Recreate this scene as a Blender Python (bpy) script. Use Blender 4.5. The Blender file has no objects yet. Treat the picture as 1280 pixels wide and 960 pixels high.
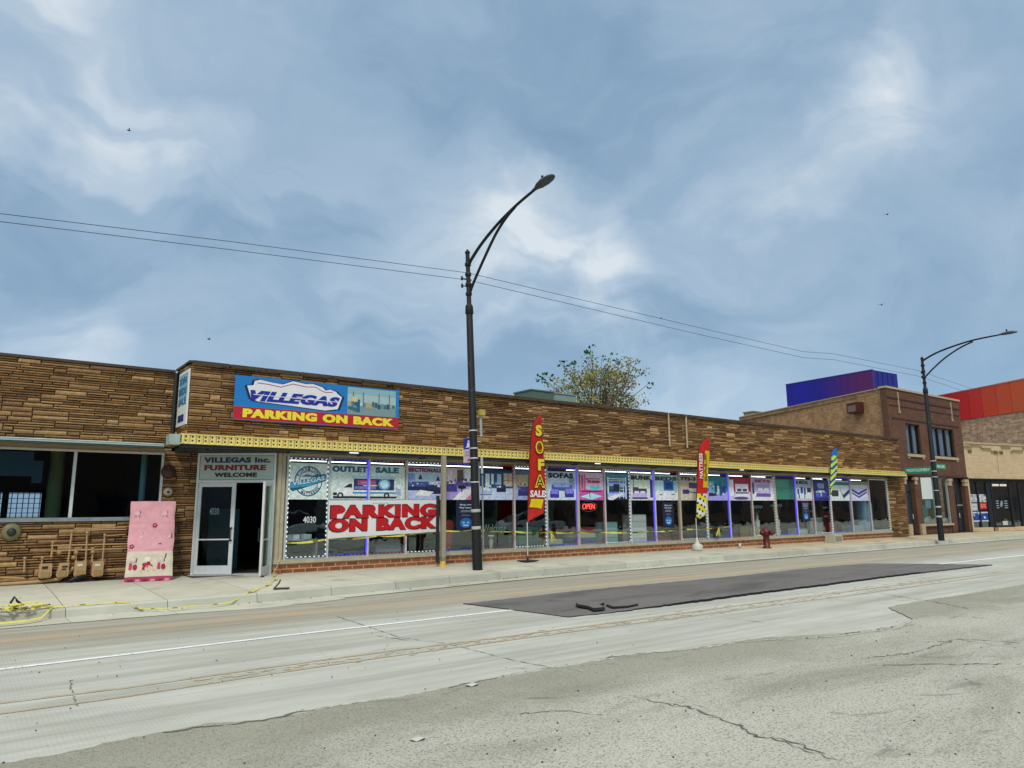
import bpy, math, random
from mathutils import Vector as V, Matrix
random.seed(7)
scene = bpy.context.scene
col = scene.collection
R = math.radians
# ------------------------------------------------------------------ camera frame (X along the shop front, Y across the street)
AX = [V((0.79854379, 0.09759859, 0.59397166)), V((-0.6018881, 0.14200833, 0.78585263)), V((-0.00765081, -0.98504221, 0.1721433))]
CAM = V((0, 0, 1.62))
def ray(px, py):
    c = V((px-640, py-480, 900.0)); return V((AX[0].dot(c), AX[1].dot(c), AX[2].dot(c)))
def at(px, py, Y):
    r = ray(px, py); return CAM + r*(Y/r.y)
def gz(px, py, Z=0.0):
    r = ray(px, py); return CAM + r*((Z-1.62)/r.z)
# ------------------------------------------------------------------ helpers
def lin(h):
    h = h.lstrip('#'); o = []
    for i in (0, 2, 4):
        c = int(h[i:i+2], 16)/255; o.append(c/12.92 if c <= .04045 else ((c+.055)/1.055)**2.4)
    return tuple(o)
def tag(o, label=None, cat=None, group=None, kind=None):
    if label: o['label'] = label
    if cat: o['category'] = cat
    if group: o['group'] = group
    if kind: o['kind'] = kind
    return o
def empty(name, loc, label, cat, group=None):
    o = bpy.data.objects.new(name, None); col.objects.link(o); o.location = loc; o.empty_display_size = .2
    return tag(o, label, cat, group)
def wloc(o):
    p = V((0, 0, 0))
    while o: p += V(o.location); o = o.parent
    return p
class Fr:
    """a flat frame: a along u, z up, d outwards along n"""
    def __init__(s, o, u, n=None, up=(0, 0, 1)):
        s.o = V(o); s.u = V(u).normalized(); s.w = V(up).normalized()
        s.n = V(n).normalized() if n else s.u.cross(s.w).normalized()
    def p(s, a, z, d=0.0): return s.o + s.u*a + s.w*z + s.n*d
FAC = Fr((0, 0, 0), (1, 0, 0))          # d = -Y
def fy(Y): return Fr((0, Y, 0), (1, 0, 0))
class MB:
    def __init__(s): s.v = []; s.f = []; s.c = []; s.m = []; s.sm = []
    def face(s, pts, c=(1, 1, 1), m=0, smooth=False):
        i = len(s.v); s.v += [tuple(p) for p in pts]; s.c += [c]*len(pts)
        s.f.append(tuple(range(i, i+len(pts)))); s.m.append(m); s.sm.append(smooth)
    def raw(s, vs, fs, c=(1, 1, 1), m=0, smooth=False):
        i = len(s.v); s.v += [tuple(p) for p in vs]; s.c += [c]*len(vs)
        for f in fs: s.f.append(tuple(i+k for k in f)); s.m.append(m); s.sm.append(smooth)
    def fbox(s, fr, a0, a1, z0, z1, d0, d1, c=(1, 1, 1), m=0, jit=0):
        P = [fr.p(a, z, d) for d in (d0, d1) for z in (z0, z1) for a in (a0, a1)]
        if jit:
            for k in (4, 5, 6, 7): P[k] = P[k] + fr.n*random.uniform(-jit, jit)
        s.raw(P, [(4, 5, 7, 6), (1, 0, 2, 3), (0, 1, 5, 4), (2, 6, 7, 3), (0, 4, 6, 2), (1, 3, 7, 5)], c, m)
    def box(s, x0, x1, y0, y1, z0, z1, c=(1, 1, 1), m=0): s.fbox(Fr((0, 0, 0), (1, 0, 0), (0, 1, 0)), x0, x1, z0, z1, y0, y1, c, m) if False else s.fbox(FAC, x0, x1, z0, z1, -y1, -y0, c, m)
    def prism(s, fr, pts, d0, d1, c=(1, 1, 1), m=0):
        n = len(pts); A = [fr.p(a, z, d0) for a, z in pts]; B = [fr.p(a, z, d1) for a, z in pts]
        s.raw(A+B, [tuple(range(n, 2*n)), tuple(range(n-1, -1, -1))]+[(i, (i+1) % n, n+(i+1) % n, n+i) for i in range(n)], c, m)
    def tube(s, pts, r, n=8, c=(1, 1, 1), m=0, caps=True, smooth=True):
        pts = [V(p) for p in pts]; k = len(pts)
        rs = list(r) if isinstance(r, (list, tuple)) else [r]*k
        vs = []; ref = None
        for i, p in enumerate(pts):
            t = (pts[min(i+1, k-1)]-pts[max(i-1, 0)])
            if t.length < 1e-9: t = V((0, 0, 1))
            t.normalize()
            if ref is None:
                ref = t.cross(V((0, 0, 1)) if abs(t.z) < .9 else V((1, 0, 0))).normalized()
            ref = (ref - t*ref.dot(t)).normalized(); b = t.cross(ref)
            for j in range(n):
                a = 2*math.pi*j/n; vs.append(p + (ref*math.cos(a)+b*math.sin(a))*rs[i])
        fs = [(i*n+j, i*n+(j+1) % n, (i+1)*n+(j+1) % n, (i+1)*n+j) for i in range(k-1) for j in range(n)]
        s.raw(vs, fs, c, m, smooth)
        if caps:
            s.raw(vs[:n], [tuple(range(n-1, -1, -1))], c, m); s.raw(vs[-n:], [tuple(range(n))], c, m)
    def lathe(s, o, prof, n=14, axis=(0, 0, 1), c=(1, 1, 1), m=0):
        ax = V(axis).normalized(); s_ = [(V(o)+ax*h) for r, h in prof]
        s.tube([p+ax*1e-5*i for i, p in enumerate(s_)], [max(r, 1e-4) for r, h in prof], n, c, m) if False else None
        ref = ax.cross(V((0, 0, 1)) if abs(ax.z) < .9 else V((1, 0, 0))).normalized(); b = ax.cross(ref); vs = []
        for r, h in prof:
            for j in range(n):
                a = 2*math.pi*j/n; vs.append(V(o)+ax*h+(ref*math.cos(a)+b*math.sin(a))*r)
        k = len(prof)
        s.raw(vs, [(i*n+j, i*n+(j+1) % n, (i+1)*n+(j+1) % n, (i+1)*n+j) for i in range(k-1) for j in range(n)]+[tuple(range(n-1, -1, -1)), tuple(range((k-1)*n, k*n))], c, m, True)
    def build(s, name, mats, parent=None, loc=None, label=None):
        me = bpy.data.meshes.new(name)
        off = wloc(parent) if parent else V((0, 0, 0))
        base = V(loc) if loc is not None else V((0, 0, 0))
        sh = off + base
        me.from_pydata([(v[0]-sh.x, v[1]-sh.y, v[2]-sh.z) for v in s.v], [], s.f)
        if not isinstance(mats, (list, tuple)): mats = [mats]
        for m in mats: me.materials.append(m)
        me.polygons.foreach_set('material_index', s.m); me.polygons.foreach_set('use_smooth', s.sm)
        a = me.color_attributes.new('tint', 'FLOAT_COLOR', 'POINT')
        fl = []
        for c in s.c: fl += [c[0], c[1], c[2], 1.0]
        a.data.foreach_set('color', fl); me.update()
        o = bpy.data.objects.new(name, me); col.objects.link(o)
        if parent: o.parent = parent
        if loc is not None: o.location = base
        if label: o['label'] = label
        return o
# ------------------------------------------------------------------ materials
def mat(name, color=None, rough=.7, metal=0, nscale=6, namp=.25, bump=0, bscale=40, vc=False, spec=.5, stain=None, coat=0):
    m = bpy.data.materials.new(name); m.use_nodes = True; nt = m.node_tree; N = nt.nodes; L = nt.links
    b = N['Principled BSDF']; b.inputs['Roughness'].default_value = rough; b.inputs['Metallic'].default_value = metal
    b.inputs['Specular IOR Level'].default_value = spec; b.inputs['Coat Weight'].default_value = coat
    tc = N.new('ShaderNodeTexCoord')
    no = N.new('ShaderNodeTexNoise'); no.inputs['Scale'].default_value = nscale; no.inputs['Detail'].default_value = 6; no.inputs['Roughness'].default_value = .65
    L.new(tc.outputs['Object'], no.inputs['Vector'])
    mr = N.new('ShaderNodeMapRange'); mr.inputs[1].default_value = .25; mr.inputs[2].default_value = .75
    mr.inputs[3].default_value = 1-namp; mr.inputs[4].default_value = 1+namp; L.new(no.outputs[0], mr.inputs[0])
    mx = N.new('ShaderNodeMix'); mx.data_type = 'RGBA'; mx.blend_type = 'MULTIPLY'; mx.inputs[0].default_value = 1
    if vc:
        at_ = N.new('ShaderNodeAttribute'); at_.attribute_name = 'tint'; L.new(at_.outputs[0], mx.inputs[6])
    else: mx.inputs[6].default_value = (*color, 1)
    L.new(mr.outputs[0], mx.inputs[7]); out = mx.outputs[2]
    if stain:
        n2 = N.new('ShaderNodeTexNoise'); n2.inputs['Scale'].default_value = stain[1]; n2.inputs['Detail'].default_value = 5; L.new(tc.outputs['Object'], n2.inputs['Vector'])
        r2 = N.new('ShaderNodeMapRange'); r2.inputs[1].default_value = stain[2]; r2.inputs[2].default_value = stain[3]; L.new(n2.outputs[0], r2.inputs[0])
        m2 = N.new('ShaderNodeMix'); m2.data_type = 'RGBA'; m2.inputs[7].default_value = (*stain[0], 1); L.new(out, m2.inputs[6]); L.new(r2.outputs[0], m2.inputs[0]); out = m2.outputs[2]
    L.new(out, b.inputs['Base Color'])
    if bump:
        n3 = N.new('ShaderNodeTexNoise'); n3.inputs['Scale'].default_value = bscale; n3.inputs['Detail'].default_value = 5; L.new(tc.outputs['Object'], n3.inputs['Vector'])
        bp = N.new('ShaderNodeBump'); bp.inputs['Strength'].default_value = bump; bp.inputs['Distance'].default_value = .02
        L.new(n3.outputs[0], bp.inputs['Height']); L.new(bp.outputs[0], b.inputs['Normal'])
    return m
def emit(name, c, s):
    m = bpy.data.materials.new(name); m.use_nodes = True; nt = m.node_tree
    b = nt.nodes['Principled BSDF']; b.inputs['Base Color'].default_value = (*c, 1)
    b.inputs['Emission Color'].default_value = (*c, 1); b.inputs['Emission Strength'].default_value = s
    return m
def brickmat(name, c1, c2, mortar, sx=.2, sy=.067, ms=.012, amp=.3, xf='x', rough=.85):
    m = mat(name, (1, 1, 1), rough, 0, 2.5, amp, .4, 60); nt = m.node_tree; N = nt.nodes; L = nt.links
    tc = next(n for n in N if n.type == 'TEX_COORD')
    sep = N.new('ShaderNodeSeparateXYZ'); cb = N.new('ShaderNodeCombineXYZ'); L.new(tc.outputs['Object'], sep.inputs[0])
    L.new(sep.outputs[0 if xf == 'x' else 1], cb.inputs[0]); L.new(sep.outputs[2], cb.inputs[1])
    br = N.new('ShaderNodeTexBrick'); br.inputs['Scale'].default_value = 1; br.inputs['Brick Width'].default_value = sx; br.inputs['Row Height'].default_value = sy
    br.inputs['Mortar Size'].default_value = ms; br.inputs['Color1'].default_value = (*c1, 1); br.inputs['Color2'].default_value = (*c2, 1); br.inputs['Mortar'].default_value = (*mortar, 1)
    br.inputs['Bias'].default_value = -.1
    L.new(cb.outputs[0], br.inputs['Vector'])
    mx = next(n for n in N if n.type == 'MIX'); L.new(br.outputs[0], mx.inputs[6])
    return m
def glassmat(name, tint, refl=1.0, base=.0):
    m = bpy.data.materials.new(name); m.use_nodes = True; nt = m.node_tree; N = nt.nodes; L = nt.links; N.clear()
    o = N.new('ShaderNodeOutputMaterial'); mx = N.new('ShaderNodeMixShader'); t = N.new('ShaderNodeBsdfTransparent'); g = N.new('ShaderNodeBsdfGlossy')
    t.inputs[0].default_value = (*tint, 1); g.inputs['Roughness'].default_value = .015; g.inputs[0].default_value = (.9, 1, 1, 1)
    fr = N.new('ShaderNodeFresnel'); ge = N.new('ShaderNodeNewGeometry'); io = N.new('ShaderNodeMath'); io.operation = 'MULTIPLY_ADD'; io.inputs[1].default_value = -.8333; io.inputs[2].default_value = 1.5; L.new(ge.outputs['Backfacing'], io.inputs[0]); L.new(io.outputs[0], fr.inputs[0])
    mr = N.new('ShaderNodeMath'); mr.operation = 'MULTIPLY_ADD'; mr.inputs[1].default_value = refl; mr.inputs[2].default_value = base
    tc = N.new('ShaderNodeTexCoord'); no = N.new('ShaderNodeTexNoise'); no.inputs['Scale'].default_value = 1.3; bp = N.new('ShaderNodeBump'); bp.inputs['Strength'].default_value = .05; bp.inputs['Distance'].default_value = .1
    L.new(tc.outputs['Object'], no.inputs['Vector']); L.new(no.outputs[0], bp.inputs['Height']); L.new(bp.outputs[0], g.inputs['Normal'])
    L.new(fr.outputs[0], mr.inputs[0]); L.new(mr.outputs[0], mx.inputs[0]); L.new(t.outputs[0], mx.inputs[1]); L.new(g.outputs[0], mx.inputs[2]); L.new(mx.outputs[0], o.inputs[0])
    return m
M = {}
M['stone'] = mat('ledge_stone', None, .9, 0, 9, .32, .9, 26, vc=True, spec=.25)
M['vc'] = mat('printed_vinyl', None, .45, 0, 30, .10, vc=True)
M['print'] = mat('poster_print', None, .5, 0, 16, .38, vc=True)
M['cloth'] = mat('printed_cloth', None, .8, 0, 5, .14, .8, 7, vc=True, spec=.2)
M['paint'] = mat('painted_metal', None, .45, 0, 8, .12, .15, 30, vc=True)
M['vcrough'] = mat('rough_mixed', None, .9, 0, 12, .25, .5, 50, vc=True, spec=.3)
M['black'] = mat('black_pole_paint', lin('0d0e12'), .65, 0, 14, .35, .2, 60, stain=(lin('4a3a2c'), 3.5, .62, .75))
M['alu'] = mat('aluminium_frame', lin('d6dad8'), .4, .1, 8, .12)
M['cream'] = mat('cream_trim', lin('b5aa8c'), .6, 0, 5, .2, .1)
M['coping'] = mat('dark_coping', lin('4a3a2c'), .7, 0, 7, .35, .3)
M['roof'] = mat('flat_roof', lin('5a5852'), .9)
M['yellow'] = mat('yellow_fascia', lin('f0dc82'), .55, 0, 3, .1, .1, stain=(lin('b09b50'), 9, .66, .8))
M['dark'] = mat('dark_beam', lin('20282a'), .6, 0, 5, .3)
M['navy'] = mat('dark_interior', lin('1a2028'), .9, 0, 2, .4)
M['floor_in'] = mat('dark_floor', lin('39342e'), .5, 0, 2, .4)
M['glass'] = glassmat('window_glass', (.84, .90, .94), 1.4, .10)
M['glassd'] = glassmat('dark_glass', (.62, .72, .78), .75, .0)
M['glassdoor'] = glassmat('door_glass', (.5, .6, .65), .35, .0)
M['white'] = mat('white_paint', lin('d6d5cd'), .6, 0, 6, .12)
M['ledw'] = emit('white_led', (.9, .95, 1), .75)
M['ledb'] = emit('blue_led', (.09, .045, 1), .8)
M['ledr'] = emit('red_led', (.55, .07, .09), .55)
M['tube'] = emit('tube_lamp_glow', (.95, .98, 1), 4)
M['neon'] = emit('red_neon', (1, .1, .06), 1.3)
M['plinth'] = brickmat('orange_brick', lin('9a5a38'), lin('7a4128'), lin('b79a72'), .3, .1, .012, .3)
M['redbrick'] = brickmat('dark_red_brick', lin('6c4430'), lin('573424'), lin('5c4434'), .21, .07, .008, .25)
M['tanbrick'] = brickmat('tan_brick', lin('cda274'), lin('b18558'), lin('94734e'), .21, .07, .01, .4, 'y')
M['farbrick'] = brickmat('pale_tan_brick', lin('c8a080'), lin('a07858'), lin('c8ac8c'), .5, .2, .02, .5, 'y')
M['creamb'] = brickmat('cream_brick', lin('d2ba94'), lin('c8ae88'), lin('b8a07a'), .4, .1, .006, .12)
M['trim'] = mat('stone_trim', lin('b6a582'), .8, 0, 8, .2, .2)
M['leaf'] = mat('leaves', None, .6, 0, 4, .3, vc=True, spec=.2)
M['bark'] = mat('bark', lin('6b5f4a'), .9, 0, 12, .3, .5)
# ------------------------------------------------------------------ lettering
def text(name, s, fr, a0, a1, z0, z1, d, material, parent, bold=.03, shear=0, ext=.004, label=None, rows=None):
    cu = bpy.data.curves.new('t', 'FONT'); cu.body = s; cu.size = 1; cu.offset = min(bold, .055); cu.extrude = 0; cu.shear = shear
    cu.resolution_u = 3; cu.space_character = 1+bold*1.5
    ob = bpy.data.objects.new('t', cu); col.objects.link(ob); bpy.context.view_layer.update()
    me0 = bpy.data.meshes.new_from_object(ob.evaluated_get(bpy.context.evaluated_depsgraph_get()))
    bpy.data.objects.remove(ob)
    xs = [v.co.x for v in me0.vertices]; ys = [v.co.y for v in me0.vertices]
    x0, x1, y0, y1 = min(xs), max(xs), min(ys), max(ys)
    mb = MB(); P = [(a0+(v.co.x-x0)/(x1-x0)*(a1-a0), z0+(v.co.y-y0)/(y1-y0)*(z1-z0)) for v in me0.vertices]
    fs = [tuple(p.vertices) for p in me0.polygons]
    c = material if isinstance(material, tuple) else (1, 1, 1)
    sh_ = max(0, bold-.05)*(a1-a0)/max(1, len(s))*.9; 
    for k_, q_ in enumerate((0, -1, 1) if sh_ > 0 else (0,)): mb.raw([fr.p(a+q_*sh_, z, d+ext+k_*.0004) for a, z in P], fs, c)
    # edges of the cut vinyl / painted letters
    cnt = {}
    for f in fs:
        for i in range(len(f)):
            e = (f[i], f[(i+1) % len(f)]); cnt[e] = 1
    be = [e for e in cnt if (e[1], e[0]) not in cnt]
    for a, b in be: mb.face([fr.p(*P[b], d+ext), fr.p(*P[a], d+ext), fr.p(*P[a], d), fr.p(*P[b], d)], c)
    bpy.data.meshes.remove(me0)
    return mb.build(name, M['vc'] if isinstance(material, tuple) else material, parent, label=label)
# ------------------------------------------------------------------ stone walling
STC = [lin(c) for c in ('9c7c54', '93734c', '876746', 'a4845a', '7c5f40', '97764e', '8e6f4a', 'a98a60', '846648', '76583e')]
def stones(mb, fr, W, H, a0=0, z0=0, unit=.052, cell=.06, smax=16, depth=.03, dark=1.0):
    nc = max(1, int(round(W/cell))); nr = max(1, int(round(H/unit))); cw = W/nc; rh = H/nr
    occ = [[False]*nc for _ in range(nr)]; g = .006
    for r in range(nr):
        c = 0
        while c < nc:
            if occ[r][c]: c += 1; continue
            run = 0
            while c+run < nc and not occ[r][c+run]: run += 1
            q = random.random()
            h = 1 if q < .76 else (2 if q < .975 else 3)
            w = random.randint(5, smax) if h == 1 else random.randint(4, 12)
            if run-w < 3: w = run
            w = min(w, run); h = min(h, nr-r)
            if w < 3: h = 1
            for i in range(h):
                for j in range(w): occ[r+i][c+j] = True
            t = random.choice(STC); k = random.uniform(.90, 1.12)*dark*1.16
            A0, A1, B0, B1 = a0+c*cw+g, a0+(c+w)*cw-g, z0+r*rh+g, z0+(r+h)*rh-g
            dd = depth*random.uniform(.55, 1.4); tc_ = tuple(x*k for x in t)
            # rock face: bevelled front with an uneven ridge
            e = min(.014, (B1-B0)*.25); m_ = random.uniform(.35, .7)
            P = [fr.p(A0, B0, 0), fr.p(A1, B0, 0), fr.p(A1, B1, 0), fr.p(A0, B1, 0),
                 fr.p(A0+e, B0+e, dd*.7+random.uniform(-.004, .004)), fr.p(A1-e, B0+e, dd*.7+random.uniform(-.004, .004)),
                 fr.p(A1-e, B1-e, dd*.85), fr.p(A0+e, B1-e, dd*.85),
                 fr.p(A0+e+.01, B0+(B1-B0)*m_, dd+.006), fr.p(A1-e-.01, B0+(B1-B0)*m_, dd+random.uniform(0, .012))]
            mb.raw(P, [(0, 1, 5, 4), (1, 2, 6, 9, 5), (2, 3, 7, 6), (3, 0, 4, 8, 7), (4, 5, 9, 8), (8, 9, 6, 7)], tc_)
            c += w
    mb.face([fr.p(a0, z0, -.004), fr.p(a0+W, z0, -.004), fr.p(a0+W, z0+H, -.004), fr.p(a0, z0+H, -.004)], lin('1c130c'))
# ================================================================== GROUND
def ramp(N, L, src, stops):
    r = N.new('ShaderNodeValToRGB'); e = r.color_ramp.elements
    e[0].position, e[0].color = stops[0][0], (*stops[0][1], 1); e[1].position, e[1].color = stops[-1][0], (*stops[-1][1], 1)
    for p, c in stops[1:-1]: x = e.new(p); x.color = (*c, 1)
    L.new(src, r.inputs[0]); return r
def math_(N, L, op, a, b=None, clamp=False):
    n = N.new('ShaderNodeMath'); n.operation = op; n.use_clamp = clamp
    for i, x in enumerate((a, b)):
        if x is None: continue
        if isinstance(x, (int, float)): n.inputs[i].default_value = x
        else: L.new(x, n.inputs[i])
    return n.outputs[0]
def mixc(N, L, f, a, b, bt='MIX'):
    n = N.new('ShaderNodeMix'); n.data_type = 'RGBA'; n.blend_type = bt
    if isinstance(f, (int, float)): n.inputs[0].default_value = f
    else: L.new(f, n.inputs[0])
    for i, x in ((6, a), (7, b)):
        if isinstance(x, tuple): n.inputs[i].default_value = (*x, 1)
        else: L.new(x, n.inputs[i])
    return n.outputs[2]
def noise(N, L, vec, sc, det=6, ro=.6, dist=0):
    n = N.new('ShaderNodeTexNoise'); n.inputs['Scale'].default_value = sc; n.inputs['Detail'].default_value = det; n.inputs['Roughness'].default_value = ro; n.inputs['Distortion'].default_value = dist
    L.new(vec, n.inputs['Vector']); return n.outputs[0]
def rng(N, L, v, a, b, c=0., d=1., smooth=True):
    n = N.new('ShaderNodeMapRange'); n.interpolation_type = 'SMOOTHSTEP' if smooth else 'LINEAR'
    for i, x in enumerate((a, b, c, d)): n.inputs[i+1].default_value = x
    L.new(v, n.inputs[0]); return n.outputs[0]
def mapping(N, L, vec, sc):
    n = N.new('ShaderNodeMapping'); n.inputs['Scale'].default_value = sc; L.new(vec, n.inputs[0]); return n.outputs[0]
def roadmat():
    m = bpy.data.materials.new('road_concrete'); m.use_nodes = True; nt = m.node_tree; N = nt.nodes; L = nt.links; b = N['Principled BSDF']
    tc = N.new('ShaderNodeTexCoord').outputs['Object']; sp = N.new('ShaderNodeSeparateXYZ'); L.new(tc, sp.inputs[0]); X, Y = sp.outputs[0], sp.outputs[1]
    base = ramp(N, L, noise(N, L, mapping(N, L, tc, (.5, 1.6, 1)), 1.0, 8, .65), [(.3, lin('a5a59a')), (.5, lin('b5b6ab')), (.7, lin('c1c1b7'))]).outputs[0]
    # long streaks along the lane from tyres
    st = rng(N, L, noise(N, L, mapping(N, L, tc, (.12, 5, 1)), 1.0, 5, .6), .42, .62)
    c = mixc(N, L, math_(N, L, 'MULTIPLY', st, .5), base, lin('98988a'))
    # dusty brown strip next to the kerb
    wob = math_(N, L, 'ADD', Y, math_(N, L, 'MULTIPLY', noise(N, L, mapping(N, L, tc, (.25, 1, 1)), 1.2, 4), .9))
    du = rng(N, L, wob, 10.6, 11.7)
    st2 = rng(N, L, noise(N, L, mapping(N, L, tc, (.18, 4, 1)), 1.0, 6, .7), .35, .65)
    c = mixc(N, L, math_(N, L, 'MULTIPLY', du, math_(N, L, 'ADD', math_(N, L, 'MULTIPLY', st2, .45), .45)), c, lin('8f8874'))
    for yc in (6.7, 8.6, 10.3): 
        tw_ = math_(N, L, 'SUBTRACT', 1, rng(N, L, math_(N, L, 'ABSOLUTE', math_(N, L, 'SUBTRACT', Y, yc)), .1, .5)); c = mixc(N, L, math_(N, L, 'MULTIPLY', tw_, math_(N, L, 'MULTIPLY', st2, .32)), c, lin('8a8a7c'))
    bl = rng(N, L, noise(N, L, mapping(N, L, tc, (.6, 1.3, 1)), 2.6, 6, .65, .5), .60, .72); c = mixc(N, L, math_(N, L, 'MULTIPLY', bl, .3), c, lin('84857a'))
    # tan dust trail at Y 11.8
    tr = math_(N, L, 'SUBTRACT', 1, rng(N, L, math_(N, L, 'ABSOLUTE', math_(N, L, 'SUBTRACT', math_(N, L, 'ADD', Y, math_(N, L, 'MULTIPLY', noise(N, L, mapping(N, L, tc, (.2, .2, 1)), 1, 3), .5)), 12.05)), .03, .26))
    c = mixc(N, L, math_(N, L, 'MULTIPLY', tr, math_(N, L, 'MULTIPLY', st2, .8)), c, lin('c4a274'))
    # slab tooling: fine transverse lines, patchy
    wv = N.new('ShaderNodeTexWave'); wv.wave_type = 'BANDS'; wv.bands_direction = 'X'; wv.inputs['Scale'].default_value = 9; wv.inputs['Distortion'].default_value = .6; wv.inputs['Detail'].default_value = 2
    L.new(tc, wv.inputs['Vector'])
    pm = rng(N, L, noise(N, L, tc, .8, 4), .45, .62)
    tl = math_(N, L, 'MULTIPLY', math_(N, L, 'MULTIPLY', rng(N, L, wv.outputs[1] if len(wv.outputs) > 1 else wv.outputs[0], .6, .9), pm), .16)
    c = mixc(N, L, tl, c, lin('90928a'))
    # speckle
    sk = rng(N, L, noise(N, L, tc, 55, 3, .7), .66, .74)
    c = mixc(N, L, math_(N, L, 'MULTIPLY', sk, .35), c, lin('6d6a5c'))
    # joints
    vo = N.new('ShaderNodeTexVoronoi'); vo.feature = 'DISTANCE_TO_EDGE'; vo.inputs['Scale'].default_value = .22; L.new(mixc(N, L, .02, tc, N_noisecol(N, L, tc)), vo.inputs['Vector'])
    cr = math_(N, L, 'SUBTRACT', 1, rng(N, L, vo.outputs[0], .0, .004))
    c = mixc(N, L, math_(N, L, 'MULTIPLY', cr, .15), c, lin('77766a'))
    L.new(c, b.inputs['Base Color']); b.inputs['Roughness'].default_value = .85; b.inputs['Specular IOR Level'].default_value = .3
    bp = N.new('ShaderNodeBump'); bp.inputs['Strength'].default_value = .35; bp.inputs['Distance'].default_value = .01
    h = math_(N, L, 'ADD', noise(N, L, tc, 30, 5, .7), math_(N, L, 'MULTIPLY', wv.outputs[0], .35)); L.new(h, bp.inputs['Height']); L.new(bp.outputs[0], b.inputs['Normal'])
    return m
def N_noisecol(N, L, vec):
    n = N.new('ShaderNodeTexNoise'); n.inputs['Scale'].default_value = .9; n.inputs['Detail'].default_value = 5; L.new(vec, n.inputs['Vector']); return n.outputs[1]
def asphmat(name, dark, mid, light, sp=1.0, patch=.35, edge=False):
    m = bpy.data.materials.new(name); m.use_nodes = True; nt = m.node_tree; N = nt.nodes; L = nt.links; b = N['Principled BSDF']
    tc = N.new('ShaderNodeTexCoord').outputs['Object']
    big = noise(N, L, mapping(N, L, tc, (.35, 1.0, 1)), .9, 7, .62, .6)
    c = ramp(N, L, big, [(.32, mid), (.5, light), (.7, tuple(min(1, x*1.12) for x in light))]).outputs[0]
    fine = noise(N, L, tc, 70*sp, 3, .8); f2 = noise(N, L, tc, 26*sp, 4, .8)
    c = mixc(N, L, math_(N, L, 'MULTIPLY', rng(N, L, fine, .50, .66), .9), c, dark)
    c = mixc(N, L, math_(N, L, 'MULTIPLY', rng(N, L, f2, .55, .68), .5), c, dark)
    c = mixc(N, L, math_(N, L, 'MULTIPLY', rng(N, L, math_(N, L, 'SUBTRACT', 1, fine), .60, .70), .6), c, tuple(min(1, x*1.45) for x in light))
    c = mixc(N, L, math_(N, L, 'MULTIPLY', rng(N, L, noise(N, L, mapping(N, L, tc, (.5, 1.4, 1)), 1.3, 6, .7, .8), .56, .68), patch), c, dark)
    if edge:
        sp = N.new('ShaderNodeSeparateXYZ'); L.new(tc, sp.inputs[0])
        e_ = math_(N, L, 'ADD', sp.outputs[1], math_(N, L, 'MULTIPLY', noise(N, L, mapping(N, L, tc, (.3, .6, 1)), 1.5, 6, .6), 2.4))
        c = mixc(N, L, math_(N, L, 'MULTIPLY', rng(N, L, e_, 5.8, 6.7), .5), c, lin('7d7c68'))
        pt = rng(N, L, noise(N, L, mapping(N, L, tc, (.4, .9, 1)), 2.4, 5, .6, 1.2), .62, .70); c = mixc(N, L, math_(N, L, 'MULTIPLY', pt, .5), c, lin('62665a'))
    L.new(c, b.inputs['Base Color']); b.inputs['Roughness'].default_value = .9; b.inputs['Specular IOR Level'].default_value = .3
    bp = N.new('ShaderNodeBump'); bp.inputs['Strength'].default_value = .8; bp.inputs['Distance'].default_value = .012
    L.new(math_(N, L, 'ADD', fine, f2), bp.inputs['Height']); L.new(bp.outputs[0], b.inputs['Normal'])
    return m
M['road'] = roadmat()
M['oldasph'] = asphmat('worn_asphalt', lin('5c5b4e'), lin('9d9c8d'), lin('b7b6a8'), .8, .3, True)
M['newasph'] = asphmat('fresh_asphalt', lin('3c3b3b'), lin('5c5a58'), lin('75726e'), 1, .5)
M['side'] = mat('sidewalk_concrete', None, .9, 0, 1.8, .12, .35, 45, vc=True, spec=.3, stain=(lin('8d8572'), 1.1, .6, .78))
M['ground'] = mat('far_ground', lin('85857a'), .95, 0, .5, .2)
mb = MB(); mb.face([(-400, -300, -.16), (900, -300, -.16), (900, 700, -.16), (-400, 700, -.16)]); tag(mb.build('ground', M['ground']), kind='structure')
# road surface: gentle fall to the gutter
mb = MB(); ys = [-14, 0, 6, 9, 11.5, 13.2, 14.9]; zs = [0, 0, 0, 0, -.005, -.02, -.035]
for i in range(len(ys)-1): mb.face([(-80, ys[i], zs[i]), (260, ys[i], zs[i]), (260, ys[i+1], zs[i+1]), (-80, ys[i+1], zs[i+1])])
tag(mb.build('road', M['road']), kind='structure')
# worn asphalt in front, ragged edge
EDGE = [(-60, 6.05), (-20, 6.1), (-6, 6.0), (-2, 6.08), (0.37, 6.06), (0.63, 6.03), (0.97, 6.1), (1.34, 6.13), (1.69, 6.17), (2.0, 6.0), (2.27, 5.95), (2.71, 6.02), (3.23, 5.94), (3.74, 5.97), (4.13, 6.01), (4.47, 5.96), (5.12, 5.99), (5.82, 5.94), (6.28, 5.96), (6.88, 5.77), (7.74, 5.73), (8.27, 5.64), (9.24, 5.23), (9.73, 5.06), (10.43, 5.08), (11.2, 5.19), (11.83, 5.74), (12.2, 6.04), (13.42, 6.08), (14.79, 5.99), (17.83, 5.96), (30, 6.0), (60, 5.9), (120, 6), (250, 6)]
def ragged(pts, step, amp):
    o = []
    for (x0, y0), (x1, y1) in zip(pts, pts[1:]):
        L_ = math.hypot(x1-x0, y1-y0); n = max(1, min(60, int(L_/step)))
        for i in range(n):
            t = i/n; o.append((x0+(x1-x0)*t, y0+(y1-y0)*t+random.uniform(-amp, amp)))
    o.append(pts[-1]); return o
eg = ragged(EDGE, .06, .022)
mb = MB()
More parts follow.
